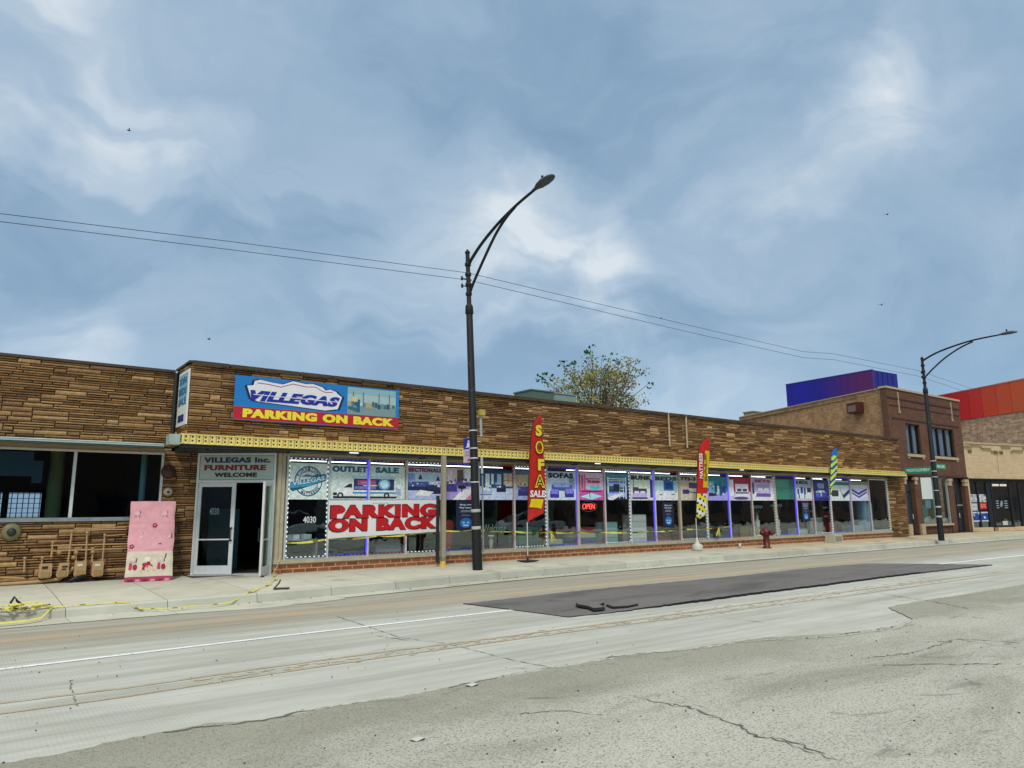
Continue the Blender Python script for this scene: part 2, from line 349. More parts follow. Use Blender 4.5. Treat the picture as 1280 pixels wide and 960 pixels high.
for (x0, y0), (x1, y1) in zip(eg, eg[1:]):
    mb.face([(x0, -12, .014), (x1, -12, .014), (x1, y1, .014), (x0, y0, .014)]); mb.face([(x0, y0, .014), (x1, y1, .014), (x1, y1+.01, -.002), (x0, y0+.01, -.002)], m=1)
# crack filler lines: random crumbly cracks along and inside the edge
def crack(mb, pts, w, z, m=1, amp=.05):
    q = []
    for (x0, y0), (x1, y1) in zip(pts, pts[1:]):
        n = max(2, int(math.hypot(x1-x0, y1-y0)/.05))
        for i in range(n): t = i/n; q.append((x0+(x1-x0)*t+random.uniform(-amp, amp)*.6, y0+(y1-y0)*t+random.uniform(-amp, amp)*.6, w*random.uniform(.0, .9)))
    for a, b in zip(q, q[1:]):
        d = V((b[0]-a[0], b[1]-a[1])); 
        if d.length < 1e-6: continue
        nx, ny = -d.y/d.length, d.x/d.length
        mb.face([(a[0]-nx*a[2], a[1]-ny*a[2], z), (b[0]-nx*b[2], b[1]-ny*b[2], z), (b[0]+nx*b[2], b[1]+ny*b[2], z), (a[0]+nx*a[2], a[1]+ny*a[2], z)], m=m)
def gp(l): return [tuple(gz(x, y)[:2]) for x, y in l]
for l, w in (([(845, 882), (880, 893), (925, 910), (945, 925), (980, 926), (1040, 950)], .018), ([(790, 872), (820, 880), (860, 888)], .012), ([(960, 925), (1000, 938), (1060, 958)], .012), ([(1080, 825), (1140, 818), (1200, 800), (1280, 806)], .016),
             ([(1160, 805), (1200, 801), (1240, 808), (1280, 812)], .012), ([(1090, 834), (1180, 832), (1280, 832)], .016), ([(650, 895), (700, 890), (760, 898)], .01), ([(1050, 795), (1075, 791), (1095, 789), (1120, 784)], .03), ([(560, 862), (620, 849), (700, 834), (765, 824)], .012), ([(200, 918), (330, 903), (420, 884)], .02), ([(1100, 742), (1160, 752), (1215, 763)], .02)):
    crack(mb, gp(l), w, .0175)
M['crackd'] = mat('crack_dark', lin('66655a'), .95, 0, 30, .3)
M['lightchip'] = mat('broken_lip', lin('b7b7a4'), .95, 0, 30, .3)
for l, w in (([(760, 822), (860, 814), (930, 804), (1050, 797), (1120, 787), (1145, 777)], .035), ([(360, 893), (420, 884), (500, 871)], .03), ([(630, 836), (700, 835), (735, 843)], .012)):
    crack(mb, gp(l), w, .0185, m=2)
tag(mb.build('asphalt_pavement', [M['oldasph'], M['crackd'], M['lightchip']]), kind='structure')
# road joints & cracks in concrete as one structure sheet
mb = MB()
for l, w in (([(420, 770), (500, 797), (560, 805), (640, 825), (695, 836)], .012), ([(360, 848-100), (400, 757), (430, 760)], .01), ([(470, 795), (520, 802)], .012), ([(905, 772), (960, 779)], .012), ([(90, 850), (88, 860), (98, 885)], .008), ([(1095, 748), (1150, 753), (1190, 752)], .01)):
    crack(mb, gp(l), w, .0035, m=0, amp=.02)
tag(mb.build('road_cracks', M['crackd']), kind='structure')
# paint
M['wpaint'] = mat('worn_white_line', lin('e4e6e4'), .7, 0, 8, .12, stain=(lin('b8bbb2'), 14, .58, .66))
M['ypaint'] = mat('worn_tan_line', lin('a8987a'), .85, 0, 5, .15, stain=(lin('acada1'), 4, .45, .75))
mb = MB()
def lane(mb, pts, w, z=.004):
    for (x0, y0), (x1, y1) in zip(pts, pts[1:]): mb.face([(x0, y0-w/2, z), (x1, y1-w/2, z), (x1, y1+w/2, z), (x0, y0+w/2, z)])
lane(mb, [(-40, 9.6), (0.49, 9.66), (3.6, 9.78), (7.5, 9.8)], .10); tag(mb.build('lane_marking', M['wpaint']), kind='structure')
mb = MB(); lane(mb, [(22.05, 9.55), (28.4, 9.4), (80, 9.3)], .13); tag(mb.build('lane_marking', M['wpaint']), kind='structure')
mb = MB(); e1 = list([(-30, 8.0), (0.43, 7.98), (1.4, 7.9), (2.6, 7.95), (4.1, 7.93), (5.9, 7.85), (8.2, 7.78), (11.4, 7.76), (21.7, 7.4), (60, 7.2)])
lane(mb, e1, .075); e2 = list([(-30, 7.55), (0.42, 7.57), (1.35, 7.54), (2.52, 7.62), (4.0, 7.66), (6.0, 7.62), (9, 7.5), (14, 7.3), (30, 7.0), (60, 6.8)])
lane(mb, e2, .06); tag(mb.build('centre_line', M['ypaint']), kind='structure')
# dust spills along the centre line
mb = MB()
for i in range(420):
    t = random.random(); x = 2+t*16; y = 7.72-(x-5)*.012+random.gauss(0, .08 if x < 8 else .16); r = random.uniform(.006, .024)
    mb.face([(x+r*3*math.cos(a), y+r*math.sin(a), .0045+i*1e-6) for a in [k*math.pi/3+random.uniform(-.2, .2) for k in range(6)]])
M['dust'] = mat('tan_dust', lin('b6aa8c'), .95, 0, 20, .15)
tag(mb.build('road_dust', M['dust'], label='tan dust and grit scattered along the centre line'), kind='stuff')
# fresh asphalt patch, laid proud of the concrete
PT = [(7.2, 10.97), (9.93, 11.08), (12.67, 11.04), (14.24, 10.95), (18.7, 11.08), (21.04, 10.95), (21.54, 10.46), (22.9, 8.37), (19.62, 8.52), (17, 8.55), (14.68, 8.5), (12.5, 8.53), (10.62, 8.48), (8.29, 8.51), (7.53, 8.59), (7.4, 9.62)]
pr = ragged(PT+[PT[0]], .10, .028)[:-1]; n = len(pr)
mb = MB(); T = [(x, y, .012+.03*max(0, min(1, (x-8.3)/2))*(1 if x < 19 else .5)*(1 if y < 9 else .3)) for x, y in pr]; B = [(x-.0, y, -.002) for x, y in pr]
mb.face(T if sum((pr[i][0]*pr[(i+1) % n][1]-pr[(i+1) % n][0]*pr[i][1]) for i in range(n)) > 0 else T[::-1])
for i in range(n): mb.face([T[i], T[(i+1) % n], B[(i+1) % n], B[i]], m=1)
M['blackedge'] = mat('asphalt_cut_edge', lin('17161a'), .9, 0, 20, .4, .5)
tag(mb.build('asphalt_patch', [M['newasph'], M['blackedge']]), kind='structure')
# two curved offcuts of asphalt lying on the patch round a cover
def slab(name, pts, z0, z1, mats, label, cat):
    mb = MB(); n = len(pts); c = V((sum(p[0] for p in pts)/n, sum(p[1] for p in pts)/n, z0))
    mb.raw([(x, y, z0) for x, y in pts]+[(c.x+(x-c.x)*.93, c.y+(y-c.y)*.93, z1) for x, y in pts], [tuple(range(n, 2*n))], (1, 1, 1), 0)
    mb.raw([(x, y, z0) for x, y in pts]+[(c.x+(x-c.x)*.93, c.y+(y-c.y)*.93, z1) for x, y in pts], [(i, (i+1) % n, n+(i+1) % n, n+i) for i in range(n)], (1, 1, 1), 1)
    return tag(mb.build(name, mats, loc=c), label, cat)
p1 = [tuple(gz(x, y, .08)[:2]) for x, y in [(719, 753), (722, 751), (745, 751), (756, 752.5), (750, 755), (757, 758.5), (742, 760), (735, 757), (722, 755)]][::-1]
p2 = [tuple(gz(x, y, .07)[:2]) for x, y in [(757, 754), (762, 752.5), (768, 754.5), (782, 753), (797, 751.5), (798, 753.5), (785, 756), (765, 757)]][::-1]
slab('asphalt_slab', p1, .036, .075, [M['newasph'], M['blackedge']], 'larger dark asphalt slab lying on the fresh patch, with a notched right end', 'asphalt slab')
slab('asphalt_slab', p2, .030, .055, [M['newasph'], M['blackedge']], 'thin curved asphalt sliver on the fresh patch, right of the thicker slab', 'asphalt slab')
# kerb and sidewalk
KT = [(-60, 13.95), (-4, 13.95), (1.5, 13.95), (3.2, 13.9), (4.5, 13.82), (7.2, 14.07), (9, 14.35), (11, 14.55), (17, 14.75), (40, 14.75), (200, 14.7)]
KH = [.11, .11, .11, .13, .145, .15, .15, .15, .15, .15, .15]
def ktop(x):
    for (a, b), (c, d), h0, h1 in zip(KT, KT[1:], KH, KH[1:]):
        if x <= c: t = (x-a)/(c-a); return b+(d-b)*t, h0+(h1-h0)*t
    return KT[-1][1], KH[-1]
mb = MB(); x = -30.0
conc = lin('b4b4a4')
while x < 150:
    L_ = 1.5 if x < 50 else 4; k = random.uniform(.9, 1.08); cc = tuple(v*k for v in conc)
    for j in range(3):
        xa = x+.004+(L_-.008)*j/3; xb = x+.004+(L_-.008)*(j+1)/3; ya, ha = ktop(xa); yb, hb = ktop(xb)
        # gutter apron
        ga = .85 if xa < 3 else (.95 if xa < 5.6 else .6); gb = .85 if xb < 3 else (.95 if xb < 5.6 else .6)
        if 3 < xa < 6: ga = 1.0-abs(xa-4.3)*.12
        if 3 < xb < 6: gb = 1.0-abs(xb-4.3)*.12
        mb.face([(xa, ya-ga, -.012), (xb, yb-gb, -.012), (xb, yb-.07, -.02), (xa, ya-.07, -.02)], tuple(v*1.04 for v in cc))
        mb.face([(xa, ya-.07, -.02), (xb, yb-.07, -.02), (xb, yb-.03, hb-.02), (xa, ya-.03, ha-.02)], cc)
        mb.face([(xa, ya-.03, ha-.02), (xb, yb-.03, hb-.02), (xb, yb, hb), (xa, ya, ha)], cc)
        mb.face([(xa, ya, ha), (xb, yb, hb), (xb, yb+.16, hb+.001), (xa, ya+.16, ha+.001)], cc)
    x += L_
for xx in range(1): pass
tag(mb.build('kerb', M['side']), kind='structure')
mb = MB(); x = -30.0
def sz(y, yk, h): return h + (.2-h)*max(0, min(1, (y-yk)/2.6))
for (a_, b_), (c_, d_) in zip(KT, KT[1:]): mb.face([(a_, b_+.12, .085), (c_, d_+.12, .085), (c_, 19, .085), (a_, 19, .085)], lin('6f6b5c'))
while x < 150:
    L_ = 1.5 if x < 60 else 5
    for r, (f0, f1) in enumerate(((0, .5), (.5, 1))):
        k = random.uniform(.95, 1.06); 
        warm = lin('bdb192') if x > 21 else lin('bdbba8'); cc = tuple(v*k for v in warm)
        for j in range(2):
            xa = x+.004+(L_-.008)*j/2; xb = x+.004+(L_-.008)*(j+1)/2; ya, ha = ktop(xa); yb, hb = ktop(xb)
            ya += .17; yb += .17; W = 18.2 if x < 6 else 17.3 
            if x > 45: W = 19
            def yy(y0, f): return y0+(W-y0)*f
            a0, a1, b0, b1 = yy(ya, f0)+.006, yy(ya, f1), yy(yb, f0)+.006, yy(yb, f1)
            mb.face([(xa, a0, sz(a0, ya, ha)), (xb, b0, sz(b0, yb, hb)), (xb, b1, sz(b1, yb, hb)), (xa, a1, sz(a1, ya, ha))], cc)
    x += L_
tag(mb.build('sidewalk', M['side']), kind='structure')
# ================================================================== SHOP BUILDING
XR = 36.85; D = 17.0
shop = empty('shop_building', (20, 18, .2), 'long single-storey brown ledge-stone shop with a yellow canopy edge and lit show windows', 'shop building')
# parapet
mb = MB(); W0, W1, PZ0, PZ1 = 3.83, XR, 3.12, 4.93
mb.fbox(fy(D), W0, W1, PZ0, PZ1, -.3, -.01, lin('3a2a1c'))
stones(mb, fy(D), W1-W0, PZ1-PZ0, W0, PZ0)
rt = Fr((W0, 18.25, 0), (0, -1, 0)); mb.fbox(Fr((W0, 18.25, 0), (0, -1, 0)), 0, 1.22, PZ0, PZ1, -.3, -.01, lin('3a2a1c'))
stones(mb, rt, 1.25, PZ1-PZ0, 0, PZ0)
rs = Fr((XR, D, 0), (0, 1, 0)); stones(mb, rs, .6, 1.8, 0, 3.12)
mb.build('parapet_wall', M['stone'], shop)
# end pier
mb = MB(); stones(mb, fy(D), 37.05-35.35, 2.8, 35.35, .2); mb.fbox(fy(D), 35.35, 37.05, .2, 3.0, -.4, -.01, lin('3a2a1c')); stones(mb, Fr((37.05, D, 0), (0, 1, 0)), .35, 2.8, 0, .2)
mb.build('stone_pier', M['stone'], shop)
mb = MB(); mb.fbox(fy(D), W0-.07, XR+.05, PZ1, PZ1+.05, -.35, .07); mb.fbox(rt, -.0, 1.25+.02, PZ1, PZ1+.05, -.3, .065)
for i in range(40):
    a = W0+i*.83; mb.fbox(fy(D), a, a+.79, PZ1-.03, PZ1+.052, .071, .085+random.uniform(0, .02))
mb.build('coping', M['coping'], shop)
mb = MB(); mb.box(W0+.3, XR, D+.36, 40, 4.55, 4.6); mb.box(XR-.3, XR, D+.6, 40, .2, 4.9, m=1); mb.box(W0, W0+.3, 18.3, 40, .2, 4.9, m=1); mb.box(W0, XR, 40, 40.3, .2, 4.9, m=1)
mb.build('roof', [M['roof'], M['tanbrick']], shop)
for px, z0 in ((838, 558), (860, 560)):
    mb = MB(); p = at(px, z0, 16.9); mb.tube([(p.x, 16.93, p.z), (p.x, 16.93, 4.98)], .035, 8); mb.build('downspout', M['trim'], shop)
# canopy: yellow ribbed fascia, dark beam, header board
FY = 16.5
mb = MB(); mb.fbox(fy(FY), 3.62, 36.35, 3.085, 3.275, -.03, 0); mb.fbox(Fr((3.62, 17.2, 0), (0, -1, 0)), 0, .73, 3.085, 3.275, -.03, 0)
mb.fbox(fy(FY), 3.6, 36.4, 3.262, 3.285, -.5, .015); mb.fbox(fy(FY), 3.6, 36.4, 3.07, 3.09, -.05, .012)
a = 3.68
while a < 36.3:
    mb.fbox(fy(FY), a+.05, a+.066, 3.09, 3.262, 0, .02); mb.fbox(fy(FY), a+.1, a+.108, 3.09, 3.262, 0, .004, m=1)
    for z in (3.125, 3.205): mb.fbox(fy(FY), a, a+.036, z, z+.036, 0, .004, m=1)
    a += .135
mb.build('canopy_fascia', [M['yellow'], M['dark']], shop)
mb = MB(); mb.fbox(fy(16.53), 3.65, 36.3, 3.0, 3.07, -.42, 0); mb.fbox(fy(16.9), 3.65, 36.3, 3.0, 3.12, -.08, 0); mb.fbox(fy(17.6), 3.83, 6.2, 2.99, 3.1, -.8, .9)
for i in range(18): mb.fbox(fy(16.53), 4.2+i*1.8, 4.26+i*1.8, 2.97, 3.0, -.3, 0)
mb.build('canopy_beam', M['dark'], shop)
mb = MB(); mb.fbox(fy(16.96), 6.0, 35.35, 2.94, 3.0, -.1, .0); mb.build('window_header', M['cream'], shop)
for px, py in ((441, 562), (925, 584), (745, 575)):
    p = at(px, py, 16.6); mb = MB(); mb.fbox(fy(16.53), p.x-.12, p.x+.12, 3.02, 3.045, -.02, .012); mb.build('canopy_light', M['ledw'], shop)
mb = MB(); mb.fbox(fy(16.55), 3.38, 3.6, 3.05, 3.27, -.3, 0); mb.build('canopy_end_cap', mat('pale_green_metal', lin('9fb0a8'), .5), shop)
# plinth and sill
mb = MB(); mb.fbox(fy(D-.02), 5.9, 35.35, .1, .42, -.3, 0); mb.build('brick_plinth', M['plinth'], shop)
mb = MB(); mb.fbox(fy(D-.02), 5.88, 35.4, .42, .5, -.2, .035); mb.build('window_sill', M['cream'], shop)
# windows
BX = [6.13, 7.18, 8.25, 9.33, 10.5, 11.63, 12.9, 14.13, 15.4, 16.57, 17.74, 18.94, 20.23, 21.72, 23.05, 24.48, 26.04, 27.53, 28.8, 30.18, 31.88, 33.55, 35.3]
LED = ['ledw', 'ledb', 'ledr']
ZB, ZT = .5, 2.94
for i in range(22):
    a, b = BX[i], BX[i+1]; thick = .09 if i in (4, 8, 12, 16, 20) else .045
    mb = MB(); f = fy(D)
    mb.fbox(f, a-thick/2, a+thick/2, ZB, ZT, -.06, .03, lin('b9b19b') if thick > .06 else lin('c3c7c6'))
    if i == 21: mb.fbox(f, b-.02, b+.05, ZB, ZT, -.06, .03, lin('b9b19b'))
    mb.fbox(f, a+thick/2, b-.0225, ZB, ZB+.035, -.05, .02, lin('9fa5a6')); mb.fbox(f, a+thick/2, b-.0225, ZT-.03, ZT, -.05, .02, lin('77756a'))
    w = mb.build('show_window', M['paint'], shop)
    a0, b0 = a+thick/2, b-.0225
    g = MB(); g.face([(a0, D+.02, ZB+.03), (b0, D+.02, ZB+.03), (b0, D+.02, ZT-.03), (a0, D+.02, ZT-.03)]); g.build('pane', M['glass'], w)
    kind = LED[i % 3]; s = MB(); dash = .045; step = .11
    def dashes(horizontal, c, lo, hi, dd=.012, th=.006, full=False):
        q = lo
        while q < hi-dash:
            e = q+(dash if not full else step)
            if horizontal: s.fbox(f, q, e, c-th, c+th, .0, dd)
            else: s.fbox(f, c-th, c+th, q, e, .0, dd)
            q += step
    dashes(True, ZT-.055, a0+.03, b0-.03); dashes(True, ZB+.06, a0+.03, b0-.03)
    if kind == 'ledb' : dashes(False, b0-.02, ZB+.08, ZT-.08, th=.012, full=i in (1, 7, 10, 13, 16))
    else: dashes(False, b0-.02, ZB+.08, ZT-.08)
    if i in (0,): dashes(False, a0+.02, ZB+.08, ZT-.08)
    for (p0, p1, q0, q1) in ((a0+.02, b0-.01, ZT-.06, ZT-.05), (a0+.02, b0-.01, ZB+.055, ZB+.065), (b0-.024, b0-.016, ZB+.065, ZT-.06))+(((a0+.016, a0+.024, ZB+.065, ZT-.06),) if i == 0 else ()): s.fbox(f, p0, p1, q0, q1, -.002, .004, (1, 1, 1), 1)
    s.build('light_strip', [M[kind], M['dark']], w)
    if i not in (16, 21):
        t = MB(); tl = (b0-a0)*(.94 if i in (0, 1, 2, 3, 4, 8, 9, 10) else .7); t0 = a0+.03 if i != 7 else b0-.35
        t.tube([(t0, D+.09, 2.835), (min(t0+tl, b0-.03), D+.09, 2.835)], .012, 6); t.build('tube_lamp', M['tube'], w)
# steel canopy post with yellow painted foot
mb = MB(); p = gz(552.5, 710, .17); PX, PY = p.x, p.y
PX = at(554, 640, 16.45).x; PY = 16.45
mb.box(PX-.055, PX+.055, PY-.05, PY+.05, .42, 3.05, lin('a39a84')); mb.box(PX-.055, PX+.055, PY-.05, PY+.05, .26, .42, lin('8e8468'))
mb.lathe((PX, PY, .16), [(.11, 0), (.1, .03), (.075, .12), (.07, .16)], 10, c=lin('d8ad3c'))
mb.box(PX-.17, PX-.10, PY+.02, PY+.08, .3, 2.0, lin('23282b')); mb.build('canopy_post', M['paint'], shop)
# room behind the glass
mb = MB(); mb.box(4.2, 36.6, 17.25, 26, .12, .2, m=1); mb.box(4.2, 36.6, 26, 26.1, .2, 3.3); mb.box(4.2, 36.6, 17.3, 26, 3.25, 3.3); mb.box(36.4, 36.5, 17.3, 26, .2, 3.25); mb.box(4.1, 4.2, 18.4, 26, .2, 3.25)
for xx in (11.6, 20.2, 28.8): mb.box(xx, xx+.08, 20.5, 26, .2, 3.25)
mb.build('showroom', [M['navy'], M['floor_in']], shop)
# angled doorway
DL, DR = V((4.37, 18.05, 0)), V((5.86, 17.08, 0)); dv = (DR-DL); DW = dv.length
DF = Fr((DL.x, DL.y, 0), dv)
mb = MB(); mb.fbox(DF, -.02, .03, .2, 3.0, -.1, .03); mb.fbox(DF, DW-.03, DW+.02, .2, 3.0, -.1, .03); mb.fbox(DF, .03, DW-.03, 2.3, 2.36, -.1, .03); mb.fbox(DF, .03, DW-.03, 2.94, 3.0, -.1, .03)
mb.fbox(DF, -.05, DW+.05, .15, .205, -.3, .16)
mb.fbox(fy(17.0), 5.9, 5.98, .42, 3.0, -.12, .02, (1, 1, 1), 1); mb.fbox(fy(17.0), 5.995, 6.08, .42, 3.0, -.1, .0, (1, 1, 1), 1)
mb.build('door_frame', [M['alu'], M['cream']], shop)
def leaf(parent, fr, w, tinted, nm):
    mb = MB(); z0, z1 = .215, 2.295
    mb.fbox(fr, 0, .075, z0, z1, -.025, .02); mb.fbox(fr, w-.09, w, z0, z1, -.025, .02)
    mb.fbox(fr, .075, w-.09, z0, z0+.19, -.025, .02); mb.fbox(fr, .075, w-.09, z1-.09, z1, -.025, .02); mb.fbox(fr, .075, w-.09, .98, 1.01, .0, .035)
    d = mb.build('door', M['alu'], parent, label=nm)
    g = MB(); g.face([fr.p(.07, z0+.18, 0), fr.p(w-.085, z0+.18, 0), fr.p(w-.085, z1-.085, 0), fr.p(.07, z1-.085, 0)]); g.build('pane', tinted, d)
    h = MB(); h.tube([fr.p(w-.06, .97, .03), fr.p(w-.06, .97, .08), fr.p(w-.06, 1.25, .08), fr.p(w-.06, 1.25, .03)], .014, 6); h.fbox(fr, w-.085, w-.03, .95, .99, .02, .04); h.fbox(fr, w-.085, w-.03, 1.23, 1.27, .02, .04)
    h.build('handle', M['dark'], d); return d
ld = leaf(shop, Fr(DF.p(.03, 0, -.02), dv), DW/2-.03, M['glassdoor'], 'closed left door with the white house number 4030')
text('house_number', '4030', DF, .30, .52, 1.56, 1.72, -.035, (.85, .87, .87), ld, .01)
hin = DF.p(DW-.05, 0, .03); ol = V((hin.x-.36, hin.y-.56, 0)); of = Fr(hin, ol-hin, None)
of = Fr(hin, ol-hin, (ol-hin).cross(V((0, 0, 1))))
od = leaf(shop, of, .72, glassmat('green_glass', (.35, .75, .62), .8, .05), 'right door standing open towards the street')
mb = MB(); q = of.p(.68, .19, -.05); mb.lathe((q.x, q.y, .17), [(.045, 0), (.045, .05), (.02, .06)], 8); mb.build('door_stop', M['dark'], shop)
# transom sign
ts = empty('transom_sign', DF.p(DW/2, 2.36, .02), 'pale green sign panel over the double doors reading VILLEGAS Inc. FURNITURE WELCOME', 'sign')
mb = MB(); mb.fbox(DF, .04, DW-.04, 2.37, 2.93, -.01, .015, lin('b6c4ba')); mb.build('sign_panel', M['vc'], ts)
text('lettering', 'VILLEGAS Inc.', DF, .12, DW-.12, 2.765, 2.895, .017, lin('2b3566'), ts, .075)
text('lettering', 'FURNITURE', DF, .14, DW-.22, 2.585, 2.715, .017, lin('7c1f24'), ts, .075)
text('lettering', 'WELCOME', DF, .38, DW-.42, 2.43, 2.535, .017, lin('23262a'), ts, .075)
# ================================================================== LEFT BUILDING
LY = 18.1
low = empty('stone_building', (-3, 18.6, .2), 'low brown ledge-stone building at the left edge with a wide dark window band', 'building')
mb = MB(); mb.fbox(fy(LY), -16, 3.83, 3.1, 4.86, -.3, -.01, lin('3a2a1c')); stones(mb, fy(LY), 13.83, 1.76, -10, 3.1); mb.build('upper_wall', M['stone'], low)
mb = MB(); mb.fbox(fy(LY), -16, 3.6, .1, 1.45, -.3, -.01, lin('3a2a1c')); stones(mb, fy(LY), 13.6, 1.27, -10, .18); mb.build('lower_wall', M['stone'], low)
mb = MB(); mb.fbox(fy(LY), 3.62, 4.38, .1, 3.02, -.3, -.01, lin('3a2a1c')); stones(mb, fy(LY), .76, 2.82, 3.62, .2, smax=10, dark=.85); mb.build('stone_pier', M['stone'], low)
mb = MB(); mb.fbox(fy(LY), -16, 3.72, 4.86, 4.92, -.35, .06); mb.build('coping', M['coping'], low)
mb = MB(); mb.tube([(3.74, LY-.06, 3.2), (3.74, LY-.06, 4.85)], .045, 8); mb.build('downspout', M['dark'], low)
mb = MB(); mb.fbox(fy(17.35), -16, 3.45, 3.06, 3.10, -.75, .0, lin('a8bdb6')); mb.fbox(fy(17.35), -16, 3.45, 3.02, 3.045, -.3, .02, lin('3c4a48')); mb.fbox(fy(17.36), -16, 3.45, 3.105, 3.12, -.1, .02, lin('d7e2de')); mb.build('canopy_edge', M['paint'], low)
mb = MB(); mb.fbox(fy(17.4), -16, 3.62, 2.99, 3.018, -.7, .0); mb.build('soffit_board', mat('tan_soffit', lin('8f7d58'), .7, 0, 3, .2), low)
mb = MB(); mb.fbox(fy(LY), -16, 3.62, 1.45, 1.53, -.1, .06); mb.build('window_sill', mat('grey_sill', lin('8d979b'), .5, .2), low)
WX = [-10, -6.4, -2.2, 1.86, 3.6]
for i in range(4):
    mb = MB(); f = fy(LY); mb.fbox(f, WX[i]-.03, WX[i]+.03, 1.53, 2.98, -.05, .02); mb.fbox(f, WX[i]+.03, WX[i+1]-.03, 2.93, 2.98, -.05, .02)
    if i == 3: mb.fbox(f, WX[4]-.03, WX[4]+.02, 1.53, 2.98, -.05, .02)
    w = mb.build('window', M['alu'], low)
    g = MB(); g.face([(WX[i]+.03, LY+.01, 1.53), (WX[i+1]-.03, LY+.01, 1.53), (WX[i+1]-.03, LY+.01, 2.95), (WX[i]+.03, LY+.01, 2.95)]); g.build('pane', M['glassd'], w)
    s = MB(); q = WX[i]+.05
    while q < WX[i+1]-.1: s.fbox(f, q, q+.09, 2.945, 2.962, .02, .03); q += .13
    if i == 3:
        q = 1.6
        while q < 2.9: s.fbox(f, WX[4]-.012, WX[4]+.006, q, q+.07, .02, .03); q += .11
    s.build('light_strip', M['white'], w)
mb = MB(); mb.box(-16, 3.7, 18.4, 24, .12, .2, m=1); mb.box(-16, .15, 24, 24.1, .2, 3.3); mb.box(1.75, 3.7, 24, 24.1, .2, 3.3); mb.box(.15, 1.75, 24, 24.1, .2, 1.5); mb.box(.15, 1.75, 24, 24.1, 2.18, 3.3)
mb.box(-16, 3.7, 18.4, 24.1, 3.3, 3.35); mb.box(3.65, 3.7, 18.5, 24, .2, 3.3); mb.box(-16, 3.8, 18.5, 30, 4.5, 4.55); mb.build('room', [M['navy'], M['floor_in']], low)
mb = MB()
for i in range(13): mb.box(.15+i*.13, .17+i*.13, 24.0, 24.03, 1.5, 2.18)
for i in range(6): mb.box(.15, 1.75, 23.99, 24.02, 1.5+i*.13, 1.515+i*.13)
mb.box(.85, 1.0, 23.9, 24, 1.5, 2.18); mb.build('window_bars', M['dark'], low)
mb = MB(); mb.lathe((1.70, 20, .2), [(.3, 0), (.3, .9), (.2, 1.0), (.2, 1.25), (.16, 1.3), (.15, 3.1)], 16, c=lin('b0ba7c')); mb.build('column', M['paint'], low)
mb = MB(); mb.lathe((3.33, 18.75, .2), [(.07, 0), (.07, 3.1)], 12, c=lin('8fc4bc')); mb.build('column', M['paint'], low)
mb = MB(); mb.fbox(fy(19.6), .5, 1.2, 2.45, 3.0, -.05, 0, lin('3b6c84')); mb.fbox(fy(19.6), 1.2, 1.4, 2.3, 2.8, -.05, 0, lin('3b6c84')); mb.build('hanging_panel', M['paint'], low)
# round vent
p = at(14, 665, LY); mb = MB(); mb.lathe((p.x, LY-.04, p.z), [(.17, 0), (.18, .02), (.13, .05), (.05, .06)], 18, axis=(0, -1, 0), c=lin('7a7452')); mb.lathe((p.x, LY-.1, p.z), [(.07, 0), (.08, .03), (.03, .05)], 12, axis=(0, -1, 0), c=lin('2b3230'))
tag(mb.build('wall_vent', M['paint'], loc=(p.x, LY, p.z-.17)), 'round brown-green wall vent with a dark centre under the left window', 'vent')
p = at(208, 590, LY); mb = MB(); mb.lathe((p.x+.03, LY-.04, p.z), [(.15, 0), (.16, .05), (.12, .09), (.03, .11)], 18, axis=(0, -1, 0), c=lin('3e221b')); tag(mb.build('alarm_bell', M['paint'], loc=(p.x, LY, p.z-.15)), 'dark round alarm bell on the stone pier left of the doors', 'alarm bell')
p = at(208, 615, LY); mb = MB(); mb.lathe((p.x+.02, LY-.04, p.z), [(.1, 0), (.105, .03), (.06, .06)], 16, axis=(0, -1, 0), c=lin('a99c88')); mb.lathe((p.x+.02, LY-.1, p.z), [(.03, 0), (.02, .02)], 10, axis=(0, -1, 0), c=lin('201c1a')); tag(mb.build('wall_plaque', M['paint'], loc=(p.x, LY, p.z-.1)), 'pale round fitting with a dark centre below the alarm bell', 'wall fitting')
# gas piping and meters painted like the wall
tan = lin('a58556'); tan2 = lin('b8976a')
mb = MB(); f = fy(LY-.12)
def gp3(x, y): p = at(x, y, LY-.12); return V((p.x, LY-.12, p.z))
pl = [([(63, 682), (100, 681), (158, 680)], .016), ([(66, 689), (100, 687.5), (158, 685.5)], .016), ([(110, 663), (135, 662), (158, 662)], .013), ([(93, 661), (120, 660.5), (158, 659)], .012), ([(132, 669.5), (145, 669), (157, 668)], .012),
      ([(0, 730.5), (50, 727), (73, 724), (86, 716), (92, 709)], .035), ([(0, 722), (30, 723)], .02)]
for l, r in pl: mb.tube([gp3(*q) for q in l], r, 8, c=tan2)
for x0, y0, x1, y1 in ((90, 664, 85, 703), (109, 666, 107, 702), (131, 669, 128, 702), (66, 678, 64, 697), (95, 688, 95, 703), (116, 686, 115, 703), (53, 697, 51, 712), (31, 698, 30, 716)):
    mb.tube([gp3(x0, y0), gp3(x1, y1)], .018, 8, c=tan2)
    q = gp3(x0, y0); mb.lathe(q-V((0, 0, .03)), [(.028, 0), (.03, .05), (.022, .06)], 8, c=tan2)
    q = gp3(x1, y1); mb.lathe(q-V((0, 0, .0)), [(.026, 0), (.026, .04)], 8, c=tan)
for x, y in ((95, 691), (116, 690), (74, 691), (92, 697)): q = gp3(x, y); mb.lathe(q+V((0, 0, 0)), [(.05, 0), (.045, .03), (.02, .05)], 10, axis=(0, -1, 0), c=tan)
tag(mb.build('gas_pipes', M['paint'], loc=(1.6, LY-.12, .3)), 'tan painted gas pipes and valves running along the foot of the stone wall', 'gas pipes')
